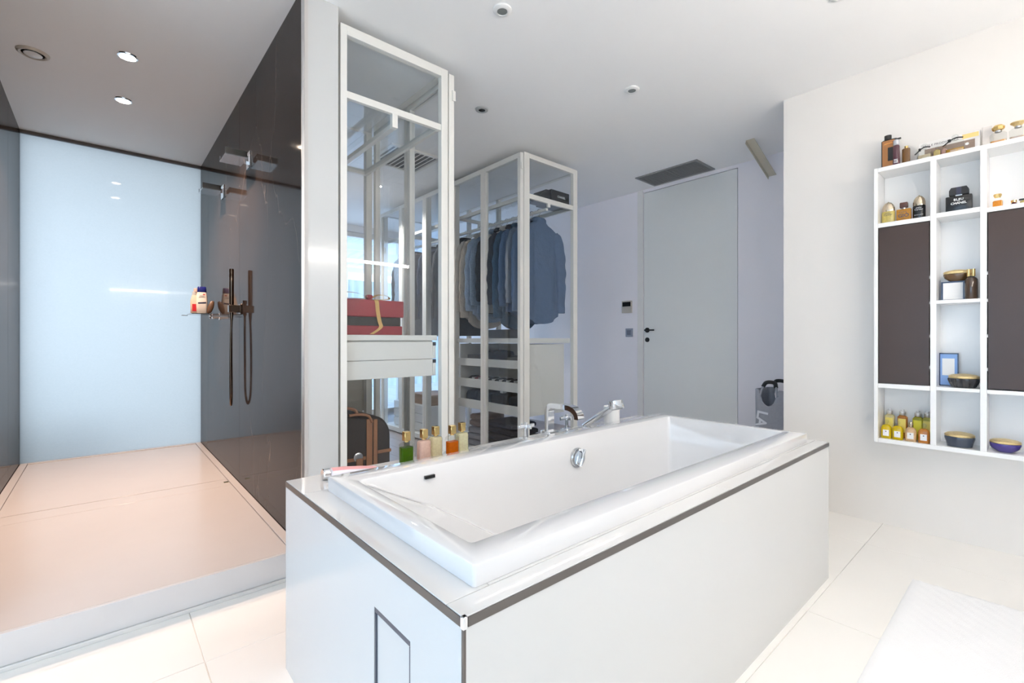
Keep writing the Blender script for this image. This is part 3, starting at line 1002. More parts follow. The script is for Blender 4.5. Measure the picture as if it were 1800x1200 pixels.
# top tray
z = 0.823
tag(box('storage_box', (2.60, 3.42, z), (2.78, 3.60, z + 0.085), mat('grey_card', rgb(96, 92, 90), 0.7), None, 0.002, 1), 'grey card box at the far side of the top tray', 'box')
tag(box('storage_box', (2.60, 2.83, z), (2.78, 3.02, z + 0.075), MATS['grey_card'], None, 0.002, 1), 'grey card box by the wardrobe end in the top tray', 'box')
folded('folded_shirt', 'dark blue folded knitwear in the top tray', 'clothes', (2.60, 3.19, z), (2.86, 3.40, z + 0.125), DKBLUE, 3)
cp = thing('cap', 'dark cap with pale brim lying in the top tray', 'cap', (2.72, 3.10, z))
lathe('crown', (0.04, 0, 0.002), [(0.075, 0), (0.078, 0.03), (0.066, 0.062), (0.035, 0.082), (0.002, 0.086)], DKCL, cp, 20, local=True)
rings = []
for t in range(9):
    a = -0.9 + 1.8 * t / 8
    rings.append([(-0.035 * 0 - 0.03 + 0.0 * a, 0.07 * math.sin(a), 0.012), (-0.11 * math.cos(a * 0.8), 0.075 * math.sin(a), 0.020 - 0.012 * abs(a)), (-0.11 * math.cos(a * 0.8), 0.075 * math.sin(a), 0.016 - 0.012 * abs(a)), (-0.03, 0.07 * math.sin(a), 0.008)])
link('brim', *loftgeo(rings), mat('pale_canvas', rgb(186, 182, 176), 0.9), cp, False, local=True)
folded('folded_scarf', 'orange folded scarf at the back of the top tray', 'scarf', (2.84, 2.84, z), (3.00, 3.04, z + 0.135), cloth('orange_wool', rgb(206, 96, 46)), 5)
# middle tray: rolled socks between white dividers
z = 0.627
k = 0
socks = [('black', DKCL), ('dark blue', DKBLUE), ('dark red', cloth('dark_red_wool', rgb(120, 24, 36)))]
order = [0, 1, 0, 0, 1, 0, 2, 0]
for i in range(8):
    y = 2.86 + i * 0.098
    colname, m = socks[order[i]]
    o = thing('rolled_socks', colname + ' rolled socks in the divided middle tray', 'socks', (2.65, y, z), 0, 'rolled ' + colname + ' socks')
    vs, fs = lathegeo((0, 0, 0), [(0.001, -0.07), (0.030, -0.068), (0.042, -0.04), (0.044, 0.0), (0.042, 0.04), (0.030, 0.066), (0.001, 0.07)], 16)
    link('sock_roll', [(c + 0.005 * math.sin(a * 90), a, b + 0.043) for a, b, c in vs], fs, m, o, True, local=True)
    if i < 7:
        tag(box('tray_divider', (2.58, y + 0.046, z), (2.84, y + 0.052, z + 0.075), LAQ, None), 'thin white divider standing between socks in the middle tray', 'divider', 'white tray dividers')
# lower tray
z = 0.435
for i, (a, b, m, n) in enumerate(((2.82, 3.02, DKBLUE, 'dark blue'), (3.04, 3.24, DKCL, 'black'), (3.26, 3.44, cloth('slate_jersey', rgb(66, 78, 92)), 'slate blue'), (3.46, 3.64, cloth('navy_print', rgb(44, 52, 70), 0.5, 60), 'navy print'))):
    folded('folded_shirt', n + ' folded shirt in the lowest tray', 'clothes', (2.59, a, z), (2.90, b, z + 0.125 + 0.015 * (i % 2)), m, 20 + i)
tag(box('paper_card', (2.62, 3.10, z + 0.146), (2.66, 3.14, z + 0.165), WHITEP), 'small white card on black folded shirt in lowest tray', 'card')
# jeans on the wardrobe floor
JEAN = cloth('black_denim', rgb(30, 32, 38))
zb = 0.051
for i in range(5):
    t = folded('folded_jeans', ['black folded jeans, lowest of the stack on the wardrobe floor', 'black folded jeans second from the bottom of the stack', 'black folded jeans in the middle of the stack',
                                'black folded jeans second from the top of the stack', 'charcoal folded jeans on top of the stack'][i], 'jeans',
               (2.60 + 0.015 * (i % 2), 2.90 + 0.02 * i, zb + i * 0.056), (2.96 - 0.01 * i, 3.36 - 0.012 * i, zb + (i + 1) * 0.056 - 0.009), JEAN if i < 4 else cloth('charcoal_denim', rgb(62, 64, 74)), 30 + i, 'jeans stacked in the wardrobe')
    if i == 1:
        THREAD = mat('pale_stitching', rgb(176, 172, 164), 0.8)
        tube('stitching', spline([(2.592, 2.99, zb + 0.068), (2.588, 3.03, zb + 0.10), (2.592, 3.07, zb + 0.072), (2.588, 3.12, zb + 0.10), (2.592, 3.16, zb + 0.07)], 5), 0.0018, THREAD, t, 5)
folded('folded_jumper', 'pale grey folded jumper beside the jeans stack', 'clothes', (2.62, 3.42, zb), (2.94, 3.64, zb + 0.17), cloth('pale_grey_knit', rgb(150, 150, 156)), 44, layers=3)
folded('folded_jumper', 'taupe folded jumper on the pale grey jumper', 'clothes', (2.64, 3.43, zb + 0.180), (2.92, 3.62, zb + 0.295), cloth('taupe_knit', rgb(142, 124, 116)), 45, layers=2)
# black box on the shelf under the shirts
tag(box('shoe_box', (2.64, 3.04, 1.061), (2.86, 3.345, 1.138), BLACK, None, 0.002, 1), 'glossy black box on shelf below hanging shirts', 'box')
wb = thing('wooden_box', 'brown wooden box on white drawers inside far wardrobe bay', 'box', (2.78, 4.45, 0.341))
WOODB = mat('brown_wood', rgb(150, 112, 78), 0.5, var=0.2, scale=14, stretch=(1, 8, 1))
box('body', (2.62, 4.30, 0.341), (2.95, 4.72, 0.425), WOODB, wb, 0.003, 1)
box('lid', (2.615, 4.295, 0.426), (2.955, 4.725, 0.452), WOODB, wb, 0.003, 1)

# ---- black gift box on the top shelf, with white lettering
cb = thing('gift_box', 'black card gift box with white lettering on top glass shelf', 'box', (3.0, 2.87, 2.2235))
box('body', (2.885, 2.772, 2.2235), (3.112, 2.96, 2.338), BLACKM, cb, 0.001, 1)
prism('lid_flap', [(2.76, 2.2235), (2.884, 2.2235), (2.884, 2.328), (2.835, 2.328), (2.76, 2.262)], 'Y', 2.785, 2.93, BLACKM, cb)
lettering('CHANEL', 0.026, (3.010, 2.7712, 2.288), FACE_Y, WHITEINK, cb, bold=0.0005)

# ================================================================== RED BOX AND SUITCASE
rb = thing('keepsake_box', 'dark red box with black band and gold ribbon on wardrobe shelf', 'box', (1.06, 2.52, 1.0735))
RED = mat('red_leatherette', rgb(150, 34, 46), 0.45, var=0.15, scale=60, bump=0.35, bscale=300)
box('base', (0.888, 2.318, 1.0735), (1.236, 2.70, 1.122), RED, rb, 0.003, 1)
box('band', (0.896, 2.326, 1.1225), (1.228, 2.692, 1.168), mat('black_card', rgb(44, 40, 36), 0.6), rb)
box('lid', (0.882, 2.312, 1.1685), (1.242, 2.706, 1.258), RED, rb, 0.004, 1)
RIB = mat('gold_satin_ribbon', rgb(206, 164, 96), 0.35, var=0.12, scale=30)


def ribbon(name, pts, w, m, parent, axis=(1, 0, 0)):
    ax = Vector(axis) * w / 2
    th = Vector((0, -0.0007, 0.0004))
    rings = [[p - ax, p + ax, p + ax + th, p - ax + th] for p in spline(pts, 6)]
    return link(name, *loftgeo(rings), m, parent, True)


ribbon('ribbon', [(1.070, 2.42, 1.2605), (1.074, 2.345, 1.2605), (1.081, 2.3085, 1.252), (1.088, 2.3085, 1.20), (1.100, 2.312, 1.145), (1.107, 2.310, 1.118), (1.085, 2.306, 1.098), (1.052, 2.304, 1.078)], 0.022, RIB, rb)
for pts in ([(1.06, 2.36, 1.268), (1.00, 2.35, 1.290), (0.93, 2.345, 1.292), (0.905, 2.36, 1.276), (0.96, 2.37, 1.266), (1.06, 2.375, 1.266)],
            [(1.07, 2.36, 1.268), (1.11, 2.35, 1.288), (1.16, 2.345, 1.284), (1.175, 2.36, 1.270), (1.12, 2.37, 1.264), (1.07, 2.375, 1.266)]):
    ribbon('bow_loop', pts, 0.026, RIB, rb, (0, 1, 0.25))
box('bow_knot', (1.050, 2.35, 1.260), (1.082, 2.385, 1.288), RED, rb, 0.008, 2)

sc = thing('suitcase', 'dark brown soft suitcase with tan leather trim at wardrobe bottom', 'suitcase', (1.02, 2.56, 0.0555))
CASE = mat('dark_brown_canvas', rgb(60, 52, 48), 0.7, var=0.12, scale=120, bump=0.3, bscale=500)
TAN = mat('tan_leather', rgb(150, 104, 74), 0.5, var=0.12, scale=25)
# upright shell with a big rounded shoulder (profile in X-Z, deep in Y)
prof = [(0.885, 0.056), (1.160, 0.056), (1.160, 0.50)]
for k in range(9):
    a = k / 8 * PI / 2
    prof.append((1.060 + 0.100 * math.cos(a), 0.535 + 0.115 * math.sin(a)))
prof += [(0.93, 0.672), (0.885, 0.672)]
vs, fs = prismgeo(prof, 'Y', 2.30, 2.78)
bm = bmesh.new()
bv = [bm.verts.new(v) for v in vs]
for f in fs:
    bm.faces.new([bv[i] for i in f])
bmesh.ops.recalc_face_normals(bm, faces=bm.faces)
bmesh.ops.bevel(bm, geom=[e for e in bm.edges if e.calc_face_angle(0) > 1.0], offset=0.018, segments=3, affect='EDGES')
link('body', *bm_out(bm), CASE, sc, True)
# leather strip up the front and over the top
box('leather_strip', (1.020, 2.293, 0.060), (1.052, 2.299, 0.640), TAN, sc, 0.002, 1)
box('leather_strip', (1.058, 2.293, 0.060), (1.080, 2.299, 0.635), TAN, sc, 0.002, 1)
tube('leather_piping', spline([(0.93, 2.296, 0.668), (0.985, 2.294, 0.668), (1.030, 2.294, 0.655), (1.050, 2.294, 0.62)], 6), 0.007, TAN, sc, 8)
box('cross_strap', (1.082, 2.295, 0.452), (1.159, 2.299, 0.470), TAN, sc, 0.002, 1)
box('cross_strap', (0.890, 2.295, 0.432), (1.018, 2.299, 0.450), TAN, sc, 0.002, 1)
tube('carry_handle', spline([(0.90, 2.40, 0.672), (0.905, 2.37, 0.695), (0.93, 2.33, 0.700), (0.965, 2.31, 0.690), (0.975, 2.30, 0.668)], 6), 0.008, TAN, sc, 8)
tg = box('luggage_tag', (0.962, 2.284, 0.345), (0.998, 2.290, 0.445), TAN, sc, 0.006, 2)
lathe_to('badge', '-Y', (0.975, 2.295, 0.452), [(0.024, 0), (0.024, 0.005), (0.019, 0.008), (0.001, 0.008)], STEEL, tg, 20)
lathe_to('stud', '-Y', (1.118, 2.297, 0.385), [(0.010, 0), (0.009, 0.004), (0.001, 0.006)], STEEL, sc, 14)

# ================================================================== CEILING FITTINGS
LAMPGLASS = mat('unlit_lamp_lens', rgb(128, 132, 130), 0.25)
for i, (x, y, lab) in enumerate(((1.421, 1.687, 'unlit round white ceiling downlight above the bath bottles'), (2.482, 1.690, 'unlit round white ceiling downlight above the far end of the bath'),
                                 (2.505, 0.600, 'unlit round white ceiling downlight between bath and shelf wall'))):
    d = thing('downlight', lab, 'downlight', (x, y, H - 0.012), 0, 'unlit ceiling downlights')
    lathe('ring', (x, y, H - 0.012), [(0.024, 0.004), (0.026, 0.0), (0.036, 0.0), (0.044, 0.006), (0.045, 0.0118), (0.022, 0.0118)], WHITEP, d, 28)
    lathe('lens', (x, y, H - 0.010), [(0.001, 0.0), (0.0235, 0.0), (0.0235, 0.008), (0.001, 0.008)], LAMPGLASS, d, 24)
d = thing('downlight', 'unlit downlight with a black centre between the wardrobes', 'downlight', (1.932, 2.508, H - 0.01))
lathe('ring', (1.932, 2.508, H - 0.010), [(0.022, 0.005), (0.024, 0.0), (0.042, 0.002), (0.046, 0.0098), (0.020, 0.0098)], GREYP, d, 28)
lathe('lens', (1.932, 2.508, H - 0.008), [(0.001, 0.0), (0.0215, 0.0), (0.0215, 0.007), (0.001, 0.007)], BLACK, d, 24)

WARMLAMP = emit('warm_lamp', (1.0, 0.80, 0.62), 40)
for i, (x, y, lab) in enumerate(((0.104, 3.329, 'lit warm downlight in the shower ceiling next to the extractor'), (0.102, 3.956, 'lit warm downlight in the shower ceiling towards the frosted window'))):
    d = thing('downlight', lab, 'downlight', (x, y, H - 0.012), 0, 'lit shower downlights')
    lathe('ring', (x, y, H - 0.008), [(0.036, 0.003), (0.037, 0.0), (0.045, 0.002), (0.047, 0.0078), (0.034, 0.0078)], CHROME, d, 28)
    lathe('bulb', (x, y, H - 0.007), [(0.001, 0.0), (0.0355, 0.0), (0.0355, 0.006), (0.001, 0.006)], WARMLAMP, d, 24)
    l = bpy.data.lights.new('shower_spot', 'SPOT')
    l.energy = 102
    l.color = (1.0, 0.72, 0.55)
    l.spot_size = math.radians(120)
    l.spot_blend = 0.7
    l.shadow_soft_size = 0.035
    lo = bpy.data.objects.new('spot', l)
    C.objects.link(lo)
    lo.parent = d
    lo.location = (0, 0, -0.004)
COOLLAMP = emit('cool_lamp', (0.95, 0.97, 1.0), 30)
d = thing('downlight', 'lit white downlight in the dressing room ceiling', 'downlight', (2.10, 4.45, H - 0.012))
lathe('ring', (2.10, 4.45, H - 0.008), [(0.036, 0.003), (0.037, 0.0), (0.045, 0.002), (0.047, 0.0078), (0.034, 0.0078)], WHITEP, d, 28)
lathe('bulb', (2.10, 4.45, H - 0.007), [(0.001, 0.0), (0.0355, 0.0), (0.0355, 0.006), (0.001, 0.006)], COOLLAMP, d, 24)
l = bpy.data.lights.new('dressing_spot', 'SPOT')
l.energy = 90
l.color = (1.0, 0.95, 0.90)
l.spot_size = math.radians(130)
l.spot_blend = 0.7
l.shadow_soft_size = 0.035
lo = bpy.data.objects.new('spot', l)
C.objects.link(lo)
lo.parent = d
lo.location = (0, 0, -0.004)

e = thing('extractor_vent', 'round extractor vent with a domed disc in the shower ceiling', 'vent', (-0.285, 3.628, H - 0.02))
lathe('flange', (-0.285, 3.628, H - 0.012), [(0.048, 0.006), (0.050, 0.002), (0.056, 0.0), (0.066, 0.006), (0.068, 0.0118), (0.044, 0.0118)], mat('aged_white_plastic', rgb(196, 188, 176), 0.4), e, 32)
lathe('throat', (-0.285, 3.628, H - 0.006), [(0.001, 0.0), (0.047, 0.0), (0.047, 0.0055), (0.001, 0.0055)], BLACK, e, 28)
lathe('disc', (-0.285, 3.628, H - 0.020), [(0.001, 0.0), (0.028, 0.003), (0.038, 0.009), (0.036, 0.013), (0.001, 0.0135)], WHITEP, e, 28)

# two-part air grille above the door
g = thing('air_grille', 'grey two-section louvred air grille in ceiling by the door', 'grille', (4.03, 2.29, H - 0.008))
GRILL = mat('grey_grille', rgb(140, 140, 140), 0.45)
X0, X1, Y0, Y1 = 3.862, 4.208, 1.973, 2.595
for lo, hi in (((X0, Y0), (X1, Y0 + 0.022)), ((X0, Y1 - 0.022), (X1, Y1)), ((X0, Y0 + 0.022), (X0 + 0.022, Y1 - 0.022)), ((X1 - 0.022, Y0 + 0.022), (X1, Y1 - 0.022)),
               ((X0 + 0.022, 2.278), (X1 - 0.022, 2.290))):
    box('frame', (lo[0], lo[1], H - 0.008), (hi[0], hi[1], H - 0.0002), GRILL, g)
box('backing', (X0 + 0.022, Y0 + 0.022, H - 0.0012), (X1 - 0.022, Y1 - 0.022, H - 0.0002), BLACKM, g)
for j, (ya, yb) in enumerate(((Y0 + 0.022, 2.278), (2.290, Y1 - 0.022))):
    for k in range(14):
        x = X0 + 0.030 + k * 0.0215
        prism('slat', [(x, H - 0.008), (x + 0.010, H - 0.0075), (x + 0.012, H - 0.0018), (x + 0.003, H - 0.0018)], 'Y', ya, yb, GRILL, g)
# louvred grille between the wardrobes
g = thing('air_grille', 'white louvred air grille in the ceiling between the wardrobes', 'grille', (2.02, 3.66, H - 0.02))
X0, X1, Y0, Y1 = 1.72, 2.20, 3.40, 3.88
for lo, hi in (((X0, Y0), (X1, Y0 + 0.03)), ((X0, Y1 - 0.03), (X1, Y1)), ((X0, Y0 + 0.03), (X0 + 0.03, Y1 - 0.03)), ((X1 - 0.03, Y0 + 0.03), (X1, Y1 - 0.03))):
    box('frame', (lo[0], lo[1], H - 0.014), (hi[0], hi[1], H - 0.0002), CREAM, g)
box('backing', (X0 + 0.03, Y0 + 0.03, H - 0.0012), (X1 - 0.03, Y1 - 0.03, H - 0.0002), BLACKM, g)
for k in range(9):
    x = X0 + 0.045 + k * 0.044
    prism('slat', [(x, H - 0.018), (x + 0.026, H - 0.004), (x + 0.028, H - 0.006), (x + 0.003, H - 0.020)], 'Y', Y0 + 0.03, Y1 - 0.03, CREAM, g)

# slanting angle profile from ceiling to door wall
br = thing('angle_brace', 'cream angle profile slanting from ceiling to wall beside the door', 'bracket', (4.02, 1.535, 2.43))
a, b = Vector((3.792, 1.535, H)), Vector((XD, 1.535, 2.436))
dv = (b - a)
nv = Vector((dv.z, 0, -dv.x)).normalized()
if nv.z > 0:
    nv = -nv
BR = mat('cream_profile', rgb(204, 196, 178), 0.5)
t = 0.004
q = [a, b]
link('flat_flange', *loftgeo([[p, p + Vector((0, -0.062, 0)), p + Vector((0, -0.062, 0)) + nv * t, p + nv * t] for p in q]), BR, br)
link('side_flange', *loftgeo([[p + nv * t, p + Vector((0, -t, 0)) + nv * t, p + Vector((0, -t, 0)) + nv * 0.030, p + nv * 0.030] for p in q]), BR, br)

# LED line lamp above the vanity side, behind the viewer
ll = thing('linear_lamp', 'slim linear lamp on the rear wall along the vanity side', 'lamp', (1.0, YB, 1.90))
LEDM = emit('led_strip', (1.0, 0.92, 0.84), 27)
box('housing', (0.1, YB + 0.001, 1.905), (2.72, YB + 0.084, 1.915), mat('aluminium', (0.6, 0.6, 0.6), 0.35, metal=1), ll)
box('diffuser', (0.1, YB + 0.085, 1.895), (2.72, YB + 0.12, 1.9245), LEDM, ll)

# ================================================================== SHOWER FITTINGS
def rain_head(yc, label):
    s = thing('rain_shower', label, 'shower', (0.60, yc, 2.10), 0, 'rectangular wall shower heads')
    y0, y1 = yc - 0.085, yc + 0.085
    box('plate', (0.528, y0, 2.116), (0.640, y1, 2.122), CHROME, s)
    box('rear_wall', (0.636, y0, 2.1225), (0.640, y1, 2.160), CHROME, s)
    box('lip', (0.528, y0, 2.1225), (0.640, y0 + 0.004, 2.157), mat('grey_steel', rgb(120, 118, 114), 0.2, metal=0.9), s)
    box('lip', (0.528, y1 - 0.004, 2.1225), (0.532, y1, 2.150), CHROME, s)
    box('arm', (0.6405, yc - 0.03, 2.118), (PX0 - 0.006, yc + 0.03, 2.150), CHROME, s)
    box('wall_plate', (PX0 - 0.006, yc - 0.045, 2.088), (PX0 - 0.0003, yc + 0.045, 2.182), CHROME, s, 0.001, 1)


rain_head(3.175, 'chrome rectangular shower head on the marble wall nearer the bath')
rain_head(3.985, 'chrome rectangular shower head on the marble wall towards frosted window')

hsx, hsy = 0.614, 3.392
hs = thing('hand_shower', 'dark bronze stick hand shower with hanging hose on marble wall', 'hand shower', (0.63, hsy, 0.63))
lathe('stick', (hsx, hsy, 1.255), [(0.010, 0), (0.013, 0.004), (0.0135, 0.236), (0.012, 0.242), (0.001, 0.243)], BRONZE, hs, 18)
box('bracket', (hsx - 0.018, hsy - 0.02, 1.222), (PX0 - 0.0003, hsy + 0.02, 1.268), BRONZE, hs, 0.002, 1)
box('wall_plate', (PX0 - 0.008, hsy - 0.032, 1.212), (PX0 - 0.0002, hsy + 0.032, 1.278), BRONZE, hs, 0.002, 1)
lathe('hose_cone', (hsx, hsy, 1.165), [(0.006, 0), (0.008, 0.01), (0.011, 0.055), (0.011, 0.0565)], BRONZE, hs, 16)
lathe('outlet', (0.628, hsy + 0.085, 1.205), [(0.007, 0), (0.011, 0.006), (0.011, 0.08), (0.013, 0.082), (0.013, 0.102), (0.001, 0.103)], BRONZE, hs, 16)
box('outlet_arm', (0.628, hsy + 0.075, 1.235), (PX0 - 0.0003, hsy + 0.095, 1.255), BRONZE, hs, 0.002, 1)
hp_ = [(hsx, hsy, 1.166), (hsx - 0.004, hsy + 0.002, 1.05), (hsx - 0.006, hsy + 0.004, 0.85), (hsx - 0.004, hsy + 0.012, 0.70), (hsx + 0.002, hsy + 0.032, 0.637),
       (hsx + 0.008, hsy + 0.052, 0.640), (hsx + 0.014, hsy + 0.070, 0.71), (hsx + 0.014, hsy + 0.080, 0.87), (hsx + 0.014, hsy + 0.085, 1.06), (hsx + 0.014, hsy + 0.085, 1.206)]
tube('hose', spline(hp_, 7), 0.0065, BRONZE, hs, 10)

sh = thing('shower_shelf', 'thin dark metal shower shelf with chrome valve below it', 'shelf', (0.58, 4.33, 1.23))
box('plate', (0.500, 4.20, 1.244), (PX0 - 0.0003, 4.46, 1.249), BRONZE, sh)
box('tail', (0.462, 4.40, 1.236), (0.4995, 4.46, 1.240), BRONZE, sh)
vl = lathe_to('valve', '-X', (PX0 - 0.0003, 4.10, 1.225), [(0.028, 0), (0.028, 0.006), (0.018, 0.008), (0.018, 0.050), (0.012, 0.052), (0.001, 0.052)], CHROME, sh, 18)
box('valve_handle', (0.598, 4.092, 1.205), (0.612, 4.108, 1.245), CHROME, vl, 0.003, 1)
box('valve_handle', (0.598, 4.078, 1.218), (0.612, 4.122, 1.232), CHROME, vl, 0.003, 1)
box('valve_body', (0.62, 4.14, 1.206), (PX0 - 0.0003, 4.19, 1.240), CHROME, sh, 0.004, 2)
SHZ = 1.2492
# shampoo
sp = thing('shampoo_bottle', 'white shampoo bottle with dark blue cap on shower shelf', 'bottle', (0.582, 4.33, SHZ))
SHB = mat('pearl_white_plastic', rgb(226, 218, 208), 0.25)
rings = []
for z_, a, b in ((0, 0.033, 0.018), (0.004, 0.036, 0.020), (0.09, 0.038, 0.021), (0.15, 0.034, 0.020), (0.168, 0.030, 0.018)):
    rings.append(rrect(-a, a, -b, b, b * 0.8, z_, 5))
link('body', *loftgeo(rings), SHB, sp, True, local=True)
rings = [rrect(-a, a, -b, b, b * 0.8, z_, 5) for z_, a, b in ((0.1685, 0.030, 0.018), (0.170, 0.031, 0.019), (0.208, 0.028, 0.017), (0.212, 0.025, 0.014))]
link('cap', *loftgeo(rings), mat('navy_plastic', rgb(24, 32, 110), 0.3), sp, True, local=True)
prism('label_spot', [(0.002, 0.150), (0.014, 0.146), (0.020, 0.152), (0.010, 0.158)], 'Y', -0.0205, -0.0195, mat('red_ink', rgb(190, 30, 40), 0.4), sp, local=True)
lettering('head &\nshoulders', 0.0105, (-0.002, -0.0211, 0.135), FACE_Y, mat('navy_ink', rgb(30, 36, 70), 0.5), sp, local=True)
prism('label_band', [(-0.028, 0.078), (0.026, 0.082), (0.026, 0.094), (-0.028, 0.088)], 'Y', -0.0218, -0.0208, MATS['navy_ink'], sp, local=True)
# gel
gl_ = thing('shower_gel', 'red labelled shower gel bottle beside the shampoo', 'bottle', (0.535, 4.345, SHZ))
rings = [rrect(-a, a, -b, b, b * 0.8, z_, 5) for z_, a, b in ((0, 0.022, 0.016), (0.004, 0.025, 0.018), (0.10, 0.026, 0.019), (0.14, 0.016, 0.013), (0.146, 0.014, 0.012))]
link('body', *loftgeo(rings), mat('beige_plastic', rgb(206, 186, 168), 0.3), gl_, True, local=True)
box('label_panel', (-0.016, -0.0196, 0.02), (0.012, -0.0186, 0.075), MATS['red_ink'], gl_, local=True)
lathe('cap', (0, 0, 0.1465), [(0.013, 0), (0.0135, 0.004), (0.012, 0.026), (0.001, 0.027)], GREYP, gl_, 16, local=True)
b3 = thing('lotion_bottle', 'pink capped lotion bottle behind the shower gel', 'bottle', (0.552, 4.40, SHZ))
lathe('body', (0, 0, 0), [(0.020, 0), (0.023, 0.004), (0.023, 0.15), (0.012, 0.165), (0.012, 0.168)], MATS['beige_plastic'], b3, 20, local=True)
lathe('cap', (0, 0, 0.1685), [(0.014, 0), (0.015, 0.003), (0.014, 0.034), (0.001, 0.036)], mat('pink_plastic', rgb(226, 190, 176), 0.35), b3, 18, local=True)
br_ = thing('bath_brush', 'brown oval wooden brush leaning by the shampoo on shower shelf', 'brush', (0.632, 4.27, SHZ))
WOODD = mat('dark_wood', rgb(92, 66, 46), 0.45, var=0.2, scale=20)
vs, fs = lathegeo((0, 0, 0), [(0.001, -0.05), (0.016, -0.044), (0.024, -0.02), (0.026, 0.0), (0.024, 0.02), (0.016, 0.044), (0.001, 0.05)], 18)
link('back', [(x_ * 0.8 + z_ * 0.25, y_ * 0.35, z_ + 0.052) for x_, y_, z_ in vs], fs, WOODD, br_, True, local=True)
vs, fs = lathegeo((0, 0, 0), [(0.001, -0.042), (0.018, -0.02), (0.020, 0.0), (0.018, 0.02), (0.001, 0.042)], 16)
link('bristles', [(x_ * 0.8 + z_ * 0.25, y_ * 0.35 + 0.012, z_ + 0.052) for x_, y_, z_ in vs], fs, mat('bristle', rgb(150, 128, 100), 0.9), br_, True, local=True)

# ================================================================== BATH TAPS AND DECK ITEMS
def cross_tap(x, y, label):
    t = thing('bath_tap', label, 'tap', (x, y, TZ), 0, 'cross handle bath taps')
    box('base', (-0.022, -0.022, 0), (0.022, 0.022, 0.020), CHROME, t, 0.002, 1, local=True)
    box('stem', (-0.006, -0.006, 0.0205), (0.006, 0.006, 0.088), CHROME, t, 0.001, 1, local=True)
    box('cross_handle', (-0.046, -0.005, 0.062), (0.046, 0.005, 0.078), CHROME, t, 0.001, 1, local=True)
    box('cross_handle', (-0.005, -0.030, 0.062), (0.005, 0.030, 0.078), CHROME, t, 0.001, 1, local=True)


cross_tap(1.402, 1.50, 'chrome cross handle tap beside the cream lotion bottle')
cross_tap(1.700, 1.53, 'chrome cross handle tap between spout and hand shower')
so = thing('bath_spout', 'chrome flat arched bath spout on the deck', 'tap', (1.548, 1.50, TZ))
box('base', (-0.030, -0.030, 0), (0.030, 0.030, 0.034), CHROME, so, 0.002, 1, local=True)
path = [(0.0, 0.03), (0.0, 0.118)]
for k in range(1, 8):
    a = k / 7 * PI / 2
    path.append((-0.032 * (1 - math.cos(a)), 0.118 + 0.034 * math.sin(a)))
path.append((-0.115, 0.152))
for k in range(1, 9):
    a = k / 8 * PI / 2
    path.append((-0.118 - 0.060 * math.sin(a), 0.152 - 0.040 * (1 - math.cos(a))))
path.append((-0.178, 0.106))
th = 0.011
rings = []
for i, (yy, zz) in enumerate(path):
    p0 = path[max(0, i - 1)]
    p1 = path[min(len(path) - 1, i + 1)]
    d = Vector((p1[0] - p0[0], p1[1] - p0[1])).normalized()
    nx = Vector((-d.y, d.x))
    rings.append([(-0.020, yy + nx.x * th, zz + nx.y * th), (0.020, yy + nx.x * th, zz + nx.y * th), (0.020, yy - nx.x * th, zz - nx.y * th), (-0.020, yy - nx.x * th, zz - nx.y * th)])
link('arch', *loftgeo(rings), CHROME, so, True, local=True)

dh = thing('deck_hand_shower', 'chrome deck hand shower leaning over the bath rim', 'hand shower', (1.832, 1.535, TZ))
box('base', (-0.020, -0.020, 0), (0.020, 0.020, 0.014), CHROME, dh, 0.002, 1, local=True)
p0, p1 = Vector((0, -0.002, 0.0145)), Vector((0.0, -0.178, 0.128))
tube('handle', [p0, p0.lerp(p1, 0.1), p0.lerp(p1, 0.9), p1], [0.012, 0.014, 0.016, 0.014], CHROME, dh, 16, local=True)
dd = (p1 - p0).normalized()
c = p1 + dd * 0.026
ax = Vector((0, -0.22, -0.97)).normalized()
e1 = Vector((1, 0, 0))
e2 = ax.cross(e1)
rings = []
for r_, h_ in ((0.001, -0.022), (0.032, -0.022), (0.036, -0.018), (0.037, 0.014), (0.034, 0.019), (0.001, 0.019)):
    rings.append([c + ax * h_ + (e1 * math.cos(2 * PI * k / 24) + e2 * math.sin(2 * PI * k / 24)) * r_ for k in range(24)])
link('spray_head', *loftgeo(rings), CHROME, dh, True, local=True)
rings = [[c + ax * h_ + (e1 * math.cos(2 * PI * k / 20) + e2 * math.sin(2 * PI * k / 20)) * r_ for k in range(20)] for r_, h_ in ((0.001, 0.0195), (0.028, 0.0195), (0.026, 0.024), (0.001, 0.025))]
link('spray_face', *loftgeo(rings), GREYP, dh, True, local=True)
tag(lathe('cup', (1.985, 1.475, TZ), [(0.036, 0), (0.040, 0.004), (0.041, 0.105), (0.039, 0.107), (0.037, 0.105), (0.036, 0.010), (0.001, 0.009)], WHITEP, None, 28), 'plain white round cup behind the chrome deck hand shower', 'cup')


